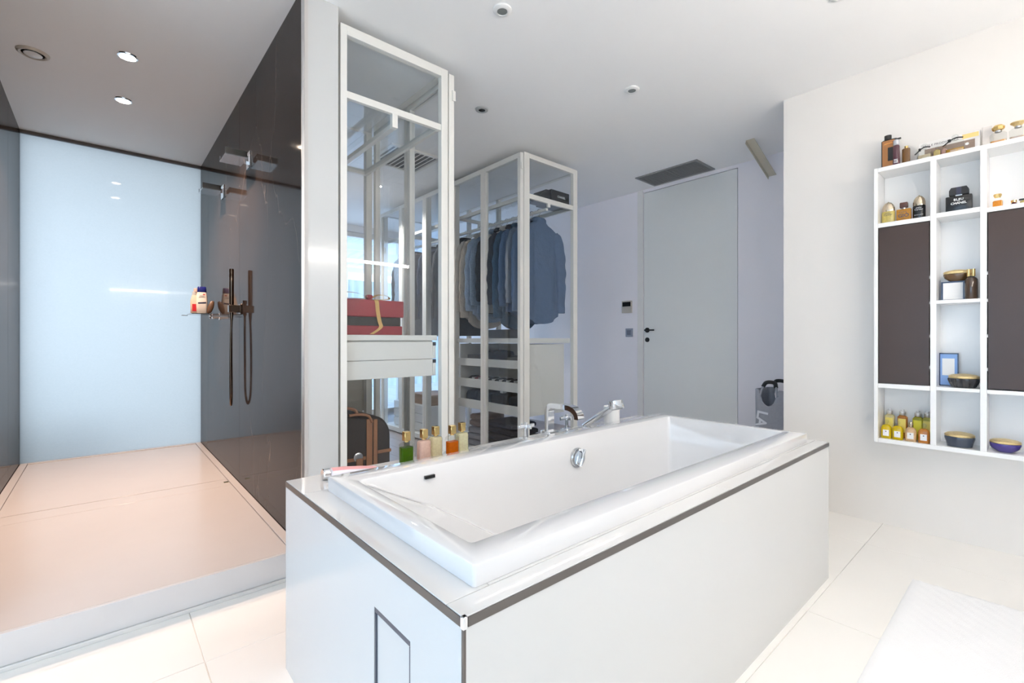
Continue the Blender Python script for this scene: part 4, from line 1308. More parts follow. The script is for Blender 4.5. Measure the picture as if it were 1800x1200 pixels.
def toiletry(x, y, w, fill, liq, label, tall=0.083):
    t = thing('toiletry_bottle', label, 'bottle', (x, y, TZ), 0, 'gold capped bottles on the bath deck')
    d = w * 0.62
    rings = [rrect(-w / 2 + i, w / 2 - i, -d / 2 + i, d / 2 - i, 0.008, z_, 5) for z_, i in ((0, 0.002), (0.002, 0.0), (tall - 0.008, 0.0), (tall - 0.002, 0.004), (tall, 0.012))]
    link('glass_body', *loftgeo(rings), BOTTLEGLASS, t, True, local=True)
    g_ = 0.0018
    top = 0.004 + (tall - 0.012) * fill
    rings = [rrect(-w / 2 + i, w / 2 - i, -d / 2 + i, d / 2 - i, 0.007, z_, 5) for z_, i in ((0.002, 0.004), (0.004, g_), (top, g_))]
    if fill > 0.95:
        rings += [rrect(-w / 2 + 0.0055, w / 2 - 0.0055, -d / 2 + 0.0055, d / 2 - 0.0055, 0.006, tall - 0.0035, 5)]
    link('contents', *loftgeo(rings), liq, t, True, local=True)
    lathe('neck', (0, 0, tall + 0.0003), [(0.008, 0), (0.008, 0.0045)], GOLD, t, 16, local=True)
    box('cap', (-0.0115, -0.0115, tall + 0.005), (0.0115, 0.0115, tall + 0.038), GOLD, t, 0.0015, 1, local=True)


LQ_G = liquid('green_gel', rgb(78, 122, 10))
LQ_P = liquid('pink_lotion', rgb(248, 210, 196), 0.3)
LQ_C = liquid('cream_lotion', rgb(246, 230, 196), 0.3)
LQ_O = liquid('amber_oil', rgb(226, 118, 8))
LQ_W = liquid('ivory_lotion', rgb(250, 236, 204), 0.3)
toiletry(0.822, 1.512, 0.050, 0.86, LQ_G, 'square glass bottle of green gel with gold cap')
toiletry(0.893, 1.510, 0.051, 1.0, LQ_P, 'square bottle of pink lotion with gold cap')
toiletry(0.957, 1.532, 0.051, 0.97, LQ_C, 'square bottle of cream lotion beside pink bottle, gold cap')
toiletry(1.015, 1.505, 0.049, 0.78, LQ_O, 'square bottle of amber oil, part used, gold cap')
toiletry(1.078, 1.530, 0.051, 1.0, LQ_W, 'square bottle of ivory lotion behind the amber bottle')
# flattened tube lying at the corner
tb = thing('lotion_tube', 'pink and clear lotion tube with silver cap lying on the deck', 'tube', (0.62, 1.52, TZ))
lathe_pts = [(0.016, 0), (0.018, 0.002), (0.018, 0.020), (0.016, 0.022)]
vs, fs = lathegeo((0, 0, 0), lathe_pts, 24)
vs = [(0.530 + z_, 1.525 + x_, TZ + 0.0185 + y_) for x_, y_, z_ in vs]
link('cap', vs, fs, CHROME, tb, True)
rings = []
for xx, hy, hz_ in ((0.5525, 0.014, 0.014), (0.558, 0.019, 0.017), (0.60, 0.022, 0.015), (0.66, 0.025, 0.009), (0.715, 0.027, 0.002)):
    rings.append([(xx, 1.525 + hy * math.cos(2 * PI * k / 20), TZ + 0.0185 + hz_ * math.sin(2 * PI * k / 20) - (0.0185 - hz_) * 0.6) for k in range(20)])
link('body', *loftgeo(rings), mat('pearly_tube', rgb(232, 226, 230), 0.15, coat=0.5), tb, True)
rings = [[(p[0], p[1], p[2] + 0.0006) for p in r[1:9]] + [(p[0], p[1], p[2] + 0.0002) for p in r[8:0:-1]] for r in rings[1:]]
link('label_panel', *loftgeo(rings), mat('rose_print', rgb(232, 170, 170), 0.3), tb, True)

# ================================================================== WALL SHELF
XS = XR - 0.170
ws_ = thing('wall_shelf', 'white lacquered open wall shelf with two taupe doors', 'shelf', (XR - 0.085, 0.275, 0.491))
SY1, SY0 = 0.608, -0.058
x1 = XR - 0.0006
box('back_panel', (XR - 0.0075, SY0 + 0.0182, 0.5132), (x1, SY1 - 0.0182, 1.9598), LAQ, ws_)
xb = XR - 0.0078
box('side_board', (XS, SY1 - 0.0175, 0.491), (x1, SY1, 1.983), LAQ, ws_, 0.0008, 1)
box('side_board', (XS, SY0, 0.491), (x1, SY0 + 0.0175, 1.983), LAQ, ws_, 0.0008, 1)
box('top_board', (XS, SY0 + 0.018, 1.960), (x1, SY1 - 0.018, 1.983), LAQ, ws_, 0.0008, 1)
box('bottom_board', (XS, SY0 + 0.018, 0.491), (x1, SY1 - 0.018, 0.513), LAQ, ws_, 0.0008, 1)
for a, b in ((0.354, 0.377), (0.174, 0.197)):
    box('divider', (XS, a, 0.5135), (xb, b, 1.9595), LAQ, ws_, 0.0008, 1)
COL1, COL2, COL3 = (0.3775, 0.590), (0.1975, 0.3535), (SY0 + 0.018, 0.1735)
for (a, b), zs in ((COL1, ((1.657, 1.681), (0.788, 0.812))), (COL2, ((1.666, 1.689), (1.231, 1.248), (0.793, 0.810))), (COL3, ((1.657, 1.679), (0.791, 0.810)))):
    for z0, z1 in zs:
        box('shelf_board', (XS, a, z0), (xb, b, z1), LAQ, ws_, 0.0008, 1)
for (a, b), hs_ in ((COL1, 0), (COL3, 1)):
    dr = box('door', (XS + 0.001, a + 0.003, 0.815), (XS + 0.018, b - 0.003, 1.654), BROWNDOOR, ws_, 0.001, 1)
    ye = a + 0.0015 if hs_ == 0 else b - 0.0015
    for z in (0.90, 1.06, 1.23, 1.36):
        box('hinge', (XS + 0.0015, ye - 0.0013, z), (XS + 0.016, ye + 0.0013, z + 0.014), LAQ, dr)

T1, M1, B1 = 1.681, 1.689, 0.513       # shelf surfaces
TOP = 1.983


def squarebottle(o, w, d, h, m, r=0.006, sh=0.008, z0=0.0, name='body', inset=0.0):
    rings = [rrect(-d / 2 + i, d / 2 - i, -w / 2 + i, w / 2 - i, r, z0 + z_, 4) for z_, i in ((0, 0.0015 + inset), (0.0015, inset), (h - sh, inset), (h, sh * 0.8 + inset))]
    return link(name, *loftgeo(rings), m, o, True, local=True)


GL_AMB = liquid('honey_perfume', rgb(214, 156, 60))
GL_YEL = liquid('pale_yellow_perfume', rgb(222, 206, 140))
# -- top of the shelf
t = thing('perfume_bottle', 'tall black and copper cologne bottle on top of the shelf', 'bottle', (3.255, 0.553, TOP))
squarebottle(t, 0.072, 0.034, 0.165, mat('smoked_black', rgb(40, 34, 36), 0.12, coat=0.4), 0.008, 0.006)
box('front_plate', (-0.0182, -0.033, 0.014), (-0.0172, 0.030, 0.158), mat('copper_panel', rgb(176, 122, 78), 0.25, metal=0.5), t, local=True)
box('dark_window', (-0.0188, -0.030, 0.045), (-0.0183, 0.006, 0.118), BLACK, t, local=True)
lettering('APIVITA', 0.012, (-0.0187, 0.000, 0.140), FACE_X, mat('orange_ink', rgb(240, 170, 80), 0.5), t, local=True)
lathe('cap', (0, 0.008, 0.1655), [(0.012, 0), (0.016, 0.001), (0.016, 0.024), (0.001, 0.028)], BLACKM, t, 20, local=True)
t = thing('spray_bottle', 'plum coloured spray bottle with clear collar on top of the shelf', 'bottle', (3.222, 0.520, TOP))
lathe('body', (0, 0, 0), [(0.014, 0), (0.0155, 0.002), (0.0155, 0.108), (0.012, 0.114), (0.001, 0.115)], mat('plum_glass', rgb(84, 46, 58), 0.1, coat=0.6), t, 24, local=True)
lathe('collar', (0, 0, 0.1155), [(0.012, 0), (0.0135, 0.002), (0.0135, 0.026), (0.009, 0.030), (0.001, 0.030)], mat('clear_cap', rgb(196, 196, 200), 0.1), t, 20, local=True)
box('nozzle', (-0.006, -0.020, 0.146), (0.006, 0.006, 0.152), BLACK, t, local=True)
for k, zz in enumerate((0.018, 0.026, 0.034)):
    box('label_line', (-0.0162, -0.008, zz), (-0.0158, 0.008, zz + 0.003), WHITEINK, t, local=True)
t = thing('amber_vial', 'small amber glass bottle behind the plum spray bottle', 'bottle', (3.285, 0.488, TOP))
squarebottle(t, 0.034, 0.026, 0.105, mat('amber_glass', rgb(122, 84, 44), 0.12, coat=0.5), 0.006, 0.004)
lathe('stopper', (0, 0, 0.1055), [(0.008, 0), (0.009, 0.012), (0.001, 0.014)], GOLD, t, 14, local=True)

t = thing('perfume_coffret', 'long white cardboard perfume set box with printed brown panel', 'box', (3.300, 0.320, TOP))
box('body', (-0.018, -0.117, 0), (0.018, 0.117, 0.112), mat('white_card', (0.82, 0.80, 0.78), 0.6), t, 0.001, 1, local=True)
box('printed_panel', (-0.0188, -0.098, 0.018), (-0.0182, 0.092, 0.074), mat('brown_print', rgb(142, 122, 108), 0.5, var=0.15, scale=30, stretch=(1, 1, 6)), t, local=True)
lettering('HUILE PRODIGIEUSE', 0.0155, (-0.0186, 0.030, 0.091), FACE_X, mat('grey_ink', rgb(96, 92, 96), 0.5), t, local=True)
box('gold_corner', (-0.0186, -0.112, 0.084), (-0.0181, -0.052, 0.106), GOLD, t, local=True)
lathe_to('printed_drop', '-X', (-0.0188, -0.070, 0.056), [(0.007, 0), (0.006, 0.0006), (0.001, 0.0008)], WHITEINK, t, 12, local=True)


def bowbottle(y, x, w, h, label, liq, bow, fill=0.35):
    t = thing('perfume_bottle', label, 'bottle', (x, y, TOP))
    rings = []
    for z_, s in ((0, 0.92), (0.004, 1.0), (h * 0.7, 1.0), (h * 0.9, 0.86), (h, 0.5)):
        rings.append(rrect(-w * 0.3 * s, w * 0.3 * s, -w / 2 * s, w / 2 * s, w * 0.12 * s, z_, 5))
    link('glass_body', *loftgeo(rings), BOTTLEGLASS, t, True, local=True)
    rings = [rrect(-w * 0.3 * s + 0.003, w * 0.3 * s - 0.003, -w / 2 * s + 0.003, w / 2 * s - 0.003, w * 0.1 * s, z_, 5) for z_, s in ((0.005, 0.95), (0.007, 1.0), (h * fill, 1.0))]
    link('contents', *loftgeo(rings), liq, t, True, local=True)
    lathe('stopper', (0, 0, h), [(0.008, 0), (0.009, 0.008), (0.013, 0.012), (0.014, 0.022), (0.009, 0.027), (0.001, 0.028)], BOTTLEGLASS if bow is BLACK else PALEGOLD, t, 18, local=True)
    b = tube('bow', spline([(-w * 0.16, -w * 0.42, h + 0.004), (-w * 0.2, -w * 0.1, h + 0.008), (-w * 0.22, w * 0.18, h + 0.002), (-w * 0.24, w * 0.46, h - 0.014), (-w * 0.24, w * 0.62, h - 0.022)], 5), 0.003, bow, t, 8, local=True)
    box('bow_knot', (-w * 0.24 - 0.004, w * 0.20, h - 0.009), (-w * 0.24 + 0.004, w * 0.36, h + 0.006), bow, b, 0.002, 1, local=True)
    return t


bowbottle(0.405, 3.215, 0.058, 0.056, 'small clear perfume bottle with black bow and pale juice', liquid('straw_perfume', rgb(222, 208, 176)), BLACK, 0.45)
bowbottle(0.288, 3.215, 0.072, 0.066, 'clear perfume bottle with black bow and golden juice', liquid('golden_perfume', rgb(206, 158, 40)), BLACK, 0.33)
t = thing('perfume_bottle', 'small pale yellow square bottle between the two bow bottles', 'bottle', (3.235, 0.358, TOP))
squarebottle(t, 0.026, 0.020, 0.046, GL_YEL)
lathe('cap', (0, 0, 0.0462), [(0.007, 0), (0.008, 0.001), (0.008, 0.014), (0.001, 0.015)], BOTTLEGLASS, t, 16, local=True)
t = thing('perfume_bottle', 'small pale pink square bottle beside the yellow one', 'bottle', (3.235, 0.330, TOP))
squarebottle(t, 0.024, 0.020, 0.044, liquid('rose_perfume', rgb(222, 190, 178)))
lathe('cap', (0, 0, 0.0442), [(0.007, 0), (0.008, 0.001), (0.008, 0.014), (0.001, 0.015)], BOTTLEGLASS, t, 16, local=True)
t = thing('carton', 'tall pale marbled carton beside the printed set box', 'box', (3.295, 0.178, TOP))
box('body', (-0.018, -0.018, 0), (0.018, 0.018, 0.118), mat('marbled_card', (0.74, 0.69, 0.65), 0.5, var=0.12, scale=40), t, 0.001, 1, local=True)
box('tuck_flap', (-0.017, -0.017, 0.1183), (0.017, 0.017, 0.1200), WHITEP, t, local=True)


def facet(y, x, label, cap, capm, liq, w=0.058):
    t = thing('perfume_bottle', label, 'bottle', (x, y, TOP))
    rings = [rrect(-w * 0.26 * s, w * 0.26 * s, -w / 2 * s, w / 2 * s, 0.008, z_, 3) for z_, s in ((0, 0.9), (0.003, 1), (0.046, 1), (0.056, 0.7))]
    link('glass_body', *loftgeo(rings), BOTTLEGLASS, t, True, local=True)
    rings = [rrect(-w * 0.26 + 0.003, w * 0.26 - 0.003, -w / 2 + 0.003, w / 2 - 0.003, 0.006, z_, 3) for z_ in (0.004, 0.016)]
    link('contents', *loftgeo(rings), liq, t, True, local=True)
    lathe('collar', (0, 0, 0.0562), [(0.012, 0), (0.013, 0.002), (0.012, 0.008), (0.001, 0.008)], STEEL, t, 18, local=True)
    if cap == 'crown':
        rings = [[(r_ * math.cos(2 * PI * k / 8), r_ * 1.25 * math.sin(2 * PI * k / 8), z_) for k in range(8)] for z_, r_ in ((0.0645, 0.013), (0.070, 0.017), (0.082, 0.018), (0.090, 0.012), (0.091, 0.001))]
        link('stopper', *loftgeo(rings), capm, t, False, local=True)
    else:
        lathe('stopper', (0, 0, 0.0645), [(0.012, 0), (0.018, 0.008), (0.026, 0.014), (0.026, 0.018), (0.001, 0.022)], capm, t, 24, local=True)
    return t


facet(0.138, 3.215, 'clear perfume bottle with faceted amber stopper and silver ribbon', 'crown', GOLD, liquid('apricot_perfume', rgb(232, 170, 80)))
facet(0.074, 3.215, 'clear ribbed perfume bottle with round flat gold stopper', 'disc', GOLDRELIEF, liquid('blush_perfume', rgb(226, 200, 176)))


# -- first row
def domed(y, label, body, w, hb, hd_, ink, words):
    t = thing('perfume_bottle', label, 'bottle', (3.235, y, T1))
    lathe('body', (0, 0, 0), [(w * 0.94, 0), (w, 0.003), (w, hb - 0.004), (w * 0.94, hb)], body, t, 28, sx=0.55, local=True)
    lathe('cap', (0, 0, hb + 0.0003), [(w * 0.96, 0), (w * 0.98, 0.004), (w * 0.97, hd_ * 0.35), (w * 0.80, hd_ * 0.66), (w * 0.45, hd_ * 0.90), (w * 0.14, hd_ * 0.97), (w * 0.10, hd_), (0.0005, hd_ + 0.003)], PALEGOLD, t, 28, sx=0.62, local=True)
    for body_, size, z_ in words:
        lettering(body_, size, (-w * 0.55 - 0.0012, 0, z_), FACE_X, ink, t, local=True)


domed(0.556, 'clear yellow cologne with domed pale gold cap on first shelf', liquid('lemon_perfume', rgb(226, 212, 130)), 0.029, 0.068, 0.052, MATS['grey_ink'], (('pasha', 0.010, 0.057), ('Cartier', 0.012, 0.048)))
domed(0.428, 'black cologne bottle with domed pale gold cap on first shelf', BLACK, 0.026, 0.074, 0.054, WHITEINK, (('pasha', 0.010, 0.062), ('Cartier', 0.012, 0.052), ('EDITION NOIRE', 0.005, 0.024)))
t = thing('perfume_bottle', 'amber square cologne with brown wooden cap between the domed bottles', 'bottle', (3.235, 0.490, T1))
squarebottle(t, 0.060, 0.030, 0.068, GL_AMB, 0.003, 0.002)
lathe('collar', (0, 0, 0.0682), [(0.009, 0), (0.010, 0.001), (0.010, 0.007)], STEEL, t, 18, local=True)
box('cap', (-0.013, -0.0165, 0.0758), (0.013, 0.0165, 0.104), mat('walnut', rgb(84, 52, 44), 0.4, var=0.2, scale=60), t, 0.003, 2, local=True)
lettering('GIÒ', 0.026, (-0.0158, 0.0, 0.032), FACE_X, MATS['grey_ink'], t, local=True, bold=0.0004)
lettering('ACQUA DI', 0.007, (-0.0158, 0.004, 0.052), FACE_X, MATS['grey_ink'], t, local=True)
lettering('ARMANI', 0.005, (-0.0158, 0.0, 0.014), FACE_X, MATS['grey_ink'], t, local=True)

t = thing('perfume_bottle', 'large black square perfume with wide black cap on middle shelf', 'bottle', (3.240, 0.276, M1))
box('body', (-0.022, -0.048, 0), (0.022, 0.048, 0.082), BLACK, t, 0.003, 2, local=True)
box('collar', (-0.012, -0.012, 0.0823), (0.012, 0.012, 0.088), CHROME, t, local=True)
prism('cap', [(-0.036, 0.0884), (0.036, 0.0884), (0.036, 0.112), (0.028, 0.126), (-0.028, 0.126), (-0.036, 0.112)], 'X', -0.016, 0.016, BLACKM, t, local=True)
box('cap_rib', (-0.018, -0.009, 0.0884), (-0.0162, 0.009, 0.1255), mat('slate_metal', rgb(70, 70, 84), 0.3, metal=0.7), t, local=True)
lettering('BLEU', 0.015, (-0.0226, 0.0, 0.062), FACE_X, WHITEINK, t, local=True, bold=0.0003, spacing=1.1)
lettering('DE', 0.005, (-0.0226, 0.0, 0.053), FACE_X, WHITEINK, t, local=True)
lettering('CHANEL', 0.015, (-0.0226, 0.0, 0.044), FACE_X, WHITEINK, t, local=True, bold=0.0003)

t = thing('perfume_bottle', 'small amber perfume flask with golden faceted stopper on first shelf', 'bottle', (3.235, 0.141, 1.679))
squarebottle(t, 0.033, 0.024, 0.038, liquid('tawny_perfume', rgb(230, 160, 46)), 0.004, 0.004)
box('collar', (-0.008, -0.009, 0.0383), (0.008, 0.009, 0.050), WHITEP, t, local=True)
rings = [[(r_ * math.cos(2 * PI * k / 8 + 0.3), r_ * 1.2 * math.sin(2 * PI * k / 8 + 0.3), z_) for k in range(8)] for z_, r_ in ((0.0503, 0.008), (0.064, 0.013), (0.070, 0.011), (0.071, 0.001))]
link('stopper', *loftgeo(rings), GOLD, t, False, local=True)
t = thing('perfume_miniature', 'tiny plum coloured flask with gold top lying on first shelf', 'bottle', (3.235, 0.088, 1.679))
lathe('body', (0, 0, 0), [(0.015, 0), (0.017, 0.003), (0.012, 0.012), (0.007, 0.016)], mat('plum_lacquer', rgb(84, 26, 48), 0.15), t, 20, local=True)
lathe('cap', (0, 0, 0.0163), [(0.008, 0), (0.010, 0.002), (0.010, 0.012), (0.001, 0.014)], GOLD, t, 16, local=True)
t = thing('perfume_miniature', 'tiny lemon flask with black bow on first shelf', 'bottle', (3.232, 0.054, 1.679))
lathe('body', (0, 0, 0), [(0.013, 0), (0.015, 0.003), (0.015, 0.018), (0.006, 0.022)], GL_YEL, t, 20, local=True)
box('bow', (-0.005, 0.0, 0.0222), (0.003, 0.018, 0.030), BLACKM, t, 0.002, 1, local=True)


# -- bowls with gold lids
def goldjar(x, y, z, r, h, m, label, ribs=False, base=0.6, lid=0.014, sx=0.9):
    t = thing('lidded_bowl', label, 'bowl', (x, y, z))
    prof = [(r * base, 0), (r * (base + 0.12), 0.002), (r * 0.90, h * 0.45), (r * 0.99, h * 0.8), (r, h - 0.003), (r * 0.97, h)]
    vs, fs = lathegeo((0, 0, 0), prof, 48, sx=sx)
    if ribs:
        out = []
        for vx, vy, vz in vs:
            a = math.atan2(vy, vx)
            s = 1 + 0.05 * math.cos(14 * a)
            out.append((vx * s, vy * s, vz))
        vs = out
    link('bowl', vs, fs, m, t, True, local=True)
    lathe('lid', (0, 0, h + 0.0004), [(r * 0.96, 0), (r * 0.99, 0.002), (r * 0.98, lid * 0.6), (r * 0.8, lid * 0.95), (r * 0.3, lid * 1.25), (0.0006, lid * 1.3)], GOLDRELIEF, t, 40, sx=sx, local=True)
    return t


CLEARBLUE = mat('dark_blue_glass', rgb(40, 48, 92), 0.1, coat=0.5)
t = thing('photo_frame', 'small landscape mirror frame with dark blue edge under brown bowl', 'frame', (3.262, 0.300, 1.248))
NAVYF = mat('dark_blue_edge', rgb(36, 44, 74), 0.2)
box('backing', (-0.006, -0.044, 0), (0.030, 0.044, 0.098), NAVYF, t, 0.001, 1, local=True)
for lo, hi in (((-0.008, -0.044, 0), (-0.0062, 0.044, 0.006)), ((-0.008, -0.044, 0.092), (-0.0062, 0.044, 0.098)), ((-0.008, -0.044, 0.0065), (-0.0062, -0.038, 0.0915)), ((-0.008, 0.038, 0.0065), (-0.0062, 0.044, 0.0915))):
    box('moulding', lo, hi, NAVYF, t, local=True)
box('picture', (-0.0068, -0.037, 0.007), (-0.0061, 0.037, 0.091), WHITEP, t, local=True)
goldjar(3.268, 0.286, 1.3465, 0.052, 0.038, mat('brown_glass', rgb(96, 70, 40), 0.12, coat=0.5), 'brown glass bowl with gold lid standing on small frame', base=0.45, lid=0.016, sx=0.5)
t = thing('perfume_bottle', 'brown cylindrical perfume with gold cap beside the small frame', 'bottle', (3.222, 0.231, 1.248))
lathe('body', (0, 0, 0), [(0.022, 0), (0.0235, 0.002), (0.0235, 0.098), (0.017, 0.108), (0.001, 0.109)], mat('bronze_glass', rgb(72, 54, 40), 0.12, coat=0.6, var=0.3, scale=12), t, 28, local=True)
lathe('neck', (0, 0, 0.1092), [(0.012, 0), (0.012, 0.004)], BLACK, t, 16, local=True)
for dy in (-0.0075, 0.0085):
    lathe('cap', (0, dy, 0.1134), [(0.0072, 0), (0.0075, 0.001), (0.0075, 0.036), (0.001, 0.037)], GOLD, t, 16, local=True)
t = thing('photo_frame', 'upright blue mirror frame with white centre behind the fluted bowl', 'frame', (3.285, 0.318, 0.810))
box('backing', (-0.004, -0.037, 0), (0.020, 0.037, 0.170), NAVYF, t, 0.001, 1, local=True)
for lo, hi in (((-0.007, -0.037, 0), (-0.0042, 0.037, 0.005)), ((-0.007, -0.037, 0.165), (-0.0042, 0.037, 0.170)), ((-0.007, -0.037, 0.0052), (-0.0042, -0.033, 0.1648)), ((-0.007, 0.033, 0.0052), (-0.0042, 0.037, 0.1648))):
    box('moulding', lo, hi, NAVYF, t, local=True)
box('mount', (-0.0052, -0.0325, 0.0055), (-0.0041, 0.0325, 0.1645), mat('sky_blue_card', rgb(130, 166, 220), 0.3), t, local=True)
box('picture', (-0.0062, -0.022, 0.055), (-0.0053, 0.025, 0.142), WHITEP, t, local=True)
goldjar(3.232, 0.258, 0.810, 0.058, 0.046, mat('black_fluted_glass', rgb(46, 46, 50), 0.12, coat=0.5), 'black fluted bowl with gold lid beside the upright frame', ribs=True, base=0.62, lid=0.018)
# bottom row
goldjar(3.238, 0.274, B1, 0.057, 0.050, mat('slate_blue_glass', rgb(62, 72, 88), 0.1, coat=0.5), 'slate blue glass bowl with gold lid on lowest shelf', base=0.72, lid=0.018)
goldjar(3.238, 0.116, B1, 0.054, 0.042, mat('violet_glass', rgb(74, 62, 140), 0.1, coat=0.5), 'violet glass bowl with gold lid on lowest shelf', base=0.45, lid=0.016)
goldjar(3.225, 0.020, B1, 0.036, 0.034, MATS['violet_glass'], 'smaller violet glass bowl with gold lid beside the larger one', base=0.45, lid=0.012)


def toilet_water(y, x, liq, label, w=0.046, lab_ink=None):
    t = thing('cologne_flask', label, 'bottle', (x, y, B1), 0, 'round shouldered flasks on the lowest shelf')
    rings = [rrect(-0.014 * s, 0.014 * s, -w / 2 * s, w / 2 * s, 0.010 * s, z_, 5) for z_, s in ((0, 0.95), (0.002, 1), (0.050, 1), (0.062, 0.90), (0.070, 0.66), (0.074, 0.30))]
    link('body', *loftgeo(rings), liq, t, True, local=True)
    box('label_panel', (-0.0150, -0.013, 0.014), (-0.0141, 0.013, 0.046), WHITEP, t, local=True)
    lathe_to('emblem', '-X', (-0.0151, 0, 0.038), [(0.003, 0), (0.003, 0.0004), (0.001, 0.0005)], MATS['grey_ink'], t, 10, local=True)
    lathe('stopper', (0, 0, 0.0743), [(0.006, 0), (0.006, 0.005), (0.010, 0.010), (0.011, 0.018), (0.007, 0.026), (0.001, 0.027)], PALEGOLD if lab_ink else BOTTLEGLASS, t, 16, local=True)


LY = liquid('yellow_cologne', rgb(232, 206, 20))
LP = liquid('peach_cologne', rgb(238, 204, 160), 0.2)
LA_ = liquid('orange_cologne', rgb(222, 150, 66))
toilet_water(0.561, 3.215, LY, 'bright yellow cologne flask by the shelf side')
toilet_water(0.512, 3.210, LY, 'bright yellow cologne flask before the tall amber bottle')
toilet_water(0.458, 3.208, LP, 'peach coloured cologne flask on lowest shelf', lab_ink=1)
toilet_water(0.405, 3.205, LA_, 'orange cologne flask beside the divider on lowest shelf')


def tallwash(y, x, liq, label, labm):
    t = thing('bath_oil_bottle', label, 'bottle', (x, y, B1), 0, 'silver capped bottles on the lowest shelf')
    squarebottle(t, 0.042, 0.032, 0.122, liq, 0.006, 0.010)
    box('label_panel', (-0.0172, -0.016, 0.030), (-0.0161, 0.016, 0.104), labm, t, local=True)
    lathe('cap', (0, 0, 0.1224), [(0.013, 0), (0.0145, 0.002), (0.0145, 0.020), (0.009, 0.026), (0.009, 0.031), (0.001, 0.031)], mat('satin_silver', (0.72, 0.72, 0.73), 0.35, metal=0.85), t, 20, local=True)


YLAB = mat('yellow_label', rgb(232, 214, 110), 0.5)
tallwash(0.560, 3.295, liquid('pale_bath_oil', rgb(232, 222, 170)), 'tall silver capped bottle with pale yellow contents', YLAB)
tallwash(0.505, 3.295, liquid('amber_bath_oil', rgb(196, 132, 60)), 'tall silver capped bottle with amber contents', YLAB)
tallwash(0.440, 3.290, liquid('olive_bath_oil', rgb(190, 186, 60)), 'tall silver capped bottle with olive green contents', mat('lime_label', rgb(214, 208, 60), 0.5))
tallwash(0.403, 3.300, liquid('lime_bath_oil', rgb(206, 200, 90)), 'tall silver capped bottle with lime contents by the divider', YLAB)

# ================================================================== DOOR WALL, BAG, MAT
t = thing('thermostat', 'beige wall thermostat with dark display beside the door', 'thermostat', (XD, 2.95, 1.335))
box('body', (XD - 0.018, 2.888, 1.335), (XD - 0.0003, 3.014, 1.466), mat('beige_casing', rgb(186, 178, 168), 0.45), t, 0.004, 2)
box('display', (XD - 0.0195, 2.900, 1.405), (XD - 0.0183, 3.002, 1.452), BLACK, t)
t = thing('light_switch', 'small grey blue light switch below the thermostat', 'switch', (XD, 2.925, 1.078))
box('plate', (XD - 0.009, 2.881, 1.079), (XD - 0.0003, 2.971, 1.169), mat('grey_blue_plastic', rgb(150, 156, 172), 0.35), t, 0.002, 1)
box('rocker', (XD - 0.013, 2.900, 1.098), (XD - 0.0093, 2.952, 1.150), mat('slate_plastic', rgb(116, 122, 138), 0.35), t, 0.002, 1)

bag = thing('laundry_bag', 'grey felt laundry bag with black padded handles beside the door', 'bag', (3.905, 1.305, 0.0), -PI / 2)
FELT = mat('grey_felt', rgb(158, 160, 168), 0.95, var=0.1, scale=60, bump=0.5, bscale=14, bdist=0.02)
# the broad side looks along local -Y; its rim is scooped under the handle
SCX = -0.055
rings = []
for t_ in range(11):
    u = t_ / 10
    ring = []
    hx = 0.175 - 0.020 * u
    hy = 0.165 - 0.030 * u
    for p in rrect(-hx, hx, -hy, hy, 0.035, 0, 5) + []:
        ring.append(p)
    # resample the straight broad sides so that the scoop is smooth
    full = []
    for q0, q1 in zip(ring, ring[1:] + ring[:1]):
        nseg = 12 if abs(q0[1] - q1[1]) < 1e-6 and abs(q0[0] - q1[0]) > 0.1 else 1
        for m_ in range(nseg):
            full.append((q0[0] + (q1[0] - q0[0]) * m_ / nseg, q0[1] + (q1[1] - q0[1]) * m_ / nseg))
    out = []
    for px_, py_ in full:
        k = max(0.0, 1 - ((px_ - SCX) / 0.062) ** 2) if abs(py_) > hy - 0.004 else 0.0
        top = 0.670 - 0.125 * math.sqrt(k)
        out.append((px_ + 0.006 * math.sin(7 * u + py_ * 20), py_ + 0.007 * math.sin(px_ * 40 + 3 * u) * u, 0.002 + (top - 0.002) * u))
    rings.append(out)
inner = [[(x_ * 0.955, y_ * 0.95, max(0.02, z_)) for x_, y_, z_ in r] for r in rings[::-1]]
link('sack', *loftgeo(rings + inner), FELT, bag, True, local=True)
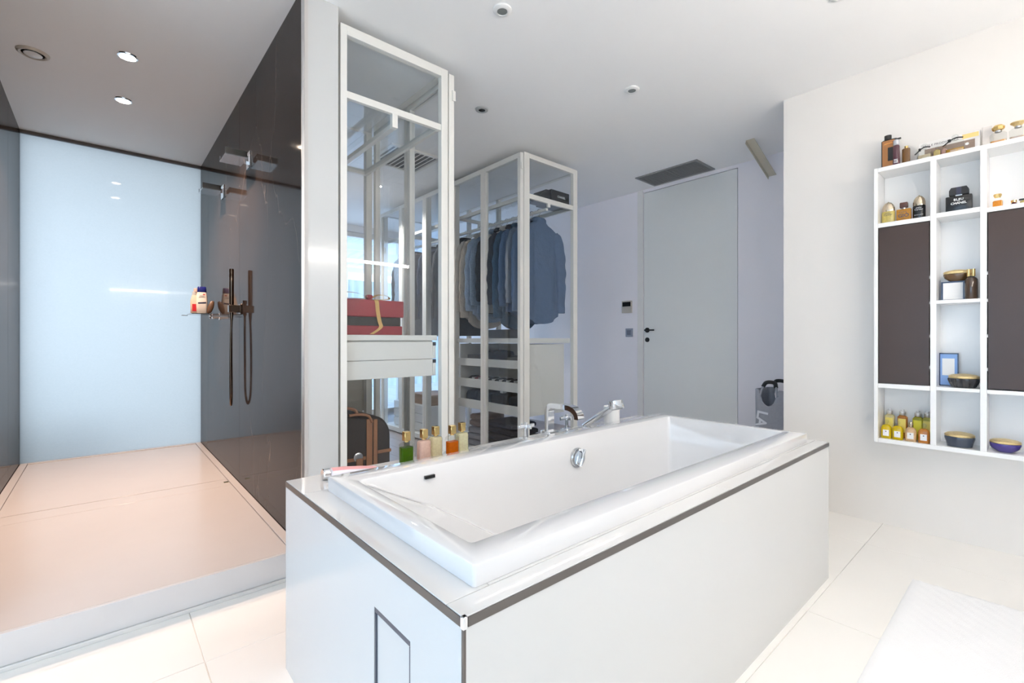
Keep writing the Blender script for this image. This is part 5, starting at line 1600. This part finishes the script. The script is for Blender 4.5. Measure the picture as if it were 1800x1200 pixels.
for s_ in (-1, 1):
    yy = s_ * 0.137
    hd_ = tube('handle', spline([(SCX - 0.060, yy, 0.62), (SCX - 0.050, yy * 0.9, 0.675), (SCX - 0.028, yy * 0.72, 0.722), (SCX + 0.028, yy * 0.72, 0.722), (SCX + 0.050, yy * 0.9, 0.675), (SCX + 0.060, yy, 0.62)], 6), 0.008, FELT, bag, 10, local=True)
    tube('handle_pad', spline([(SCX - 0.046, yy * 0.87, 0.690), (SCX - 0.028, yy * 0.72, 0.722), (SCX + 0.028, yy * 0.72, 0.722), (SCX + 0.046, yy * 0.87, 0.690)], 6), 0.014, BLACKM, hd_, 12, local=True)
LA_rot = Matrix(((0, 1, 0), (0, 0, -1), (-1, 0, 0)))
tilt = Matrix.Rotation(math.radians(8), 3, 'Y')
lettering('LA', 0.105, (-0.102, -0.1525, 0.450), tilt @ LA_rot, mat('white_felt_letters', rgb(222, 224, 230), 0.9), bag, name='lettering', local=True, bold=0.003)

# bath mat: thick cotton with a woven relief
nx, ny = 64, 44
X0, X1, Y0, Y1 = 1.55, 2.662, -0.26, 0.374
vs, fs = [], []
for i in range(nx + 1):
    for j in range(ny + 1):
        x = X0 + (X1 - X0) * i / nx
        y = Y0 + (Y1 - Y0) * j / ny
        e_ = min(i, nx - i, j, ny - j)
        z = 0.0105 + 0.0022 * math.sin(i * 1.9 + j * 0.7) * math.sin(j * 2.2)
        if e_ == 0:
            z = 0.003
        vs.append((x, y, z))
for i in range(nx):
    for j in range(ny):
        a = i * (ny + 1) + j
        fs.append([a, a + ny + 1, a + ny + 2, a + 1])
k = len(vs)
vs += [(X0, Y0, 0.0003), (X1, Y0, 0.0003), (X1, Y1, 0.0003), (X0, Y1, 0.0003)]
edge = [i * (ny + 1) for i in range(nx + 1)] + [nx * (ny + 1) + j for j in range(1, ny + 1)] + [i * (ny + 1) + ny for i in range(nx - 1, -1, -1)] + [j for j in range(ny - 1, 0, -1)]
fs.append([k, k + 1, k + 2, k + 3])
n1, n2, n3 = nx, nx + ny, 2 * nx + ny
for lo_, hi_, a, b in ((0, nx, k, k + 1), (nx, n2, k + 1, k + 2), (n2, n3, k + 2, k + 3), (n3, n3 + ny, k + 3, k)):
    seg = [edge[q % len(edge)] for q in range(lo_, hi_ + 1)]
    fs.append(seg + [b, a])
tag(link('bath_mat', vs, fs, MATT_W, None, True), 'thick white woven cotton bath mat on the tiled floor', 'mat')
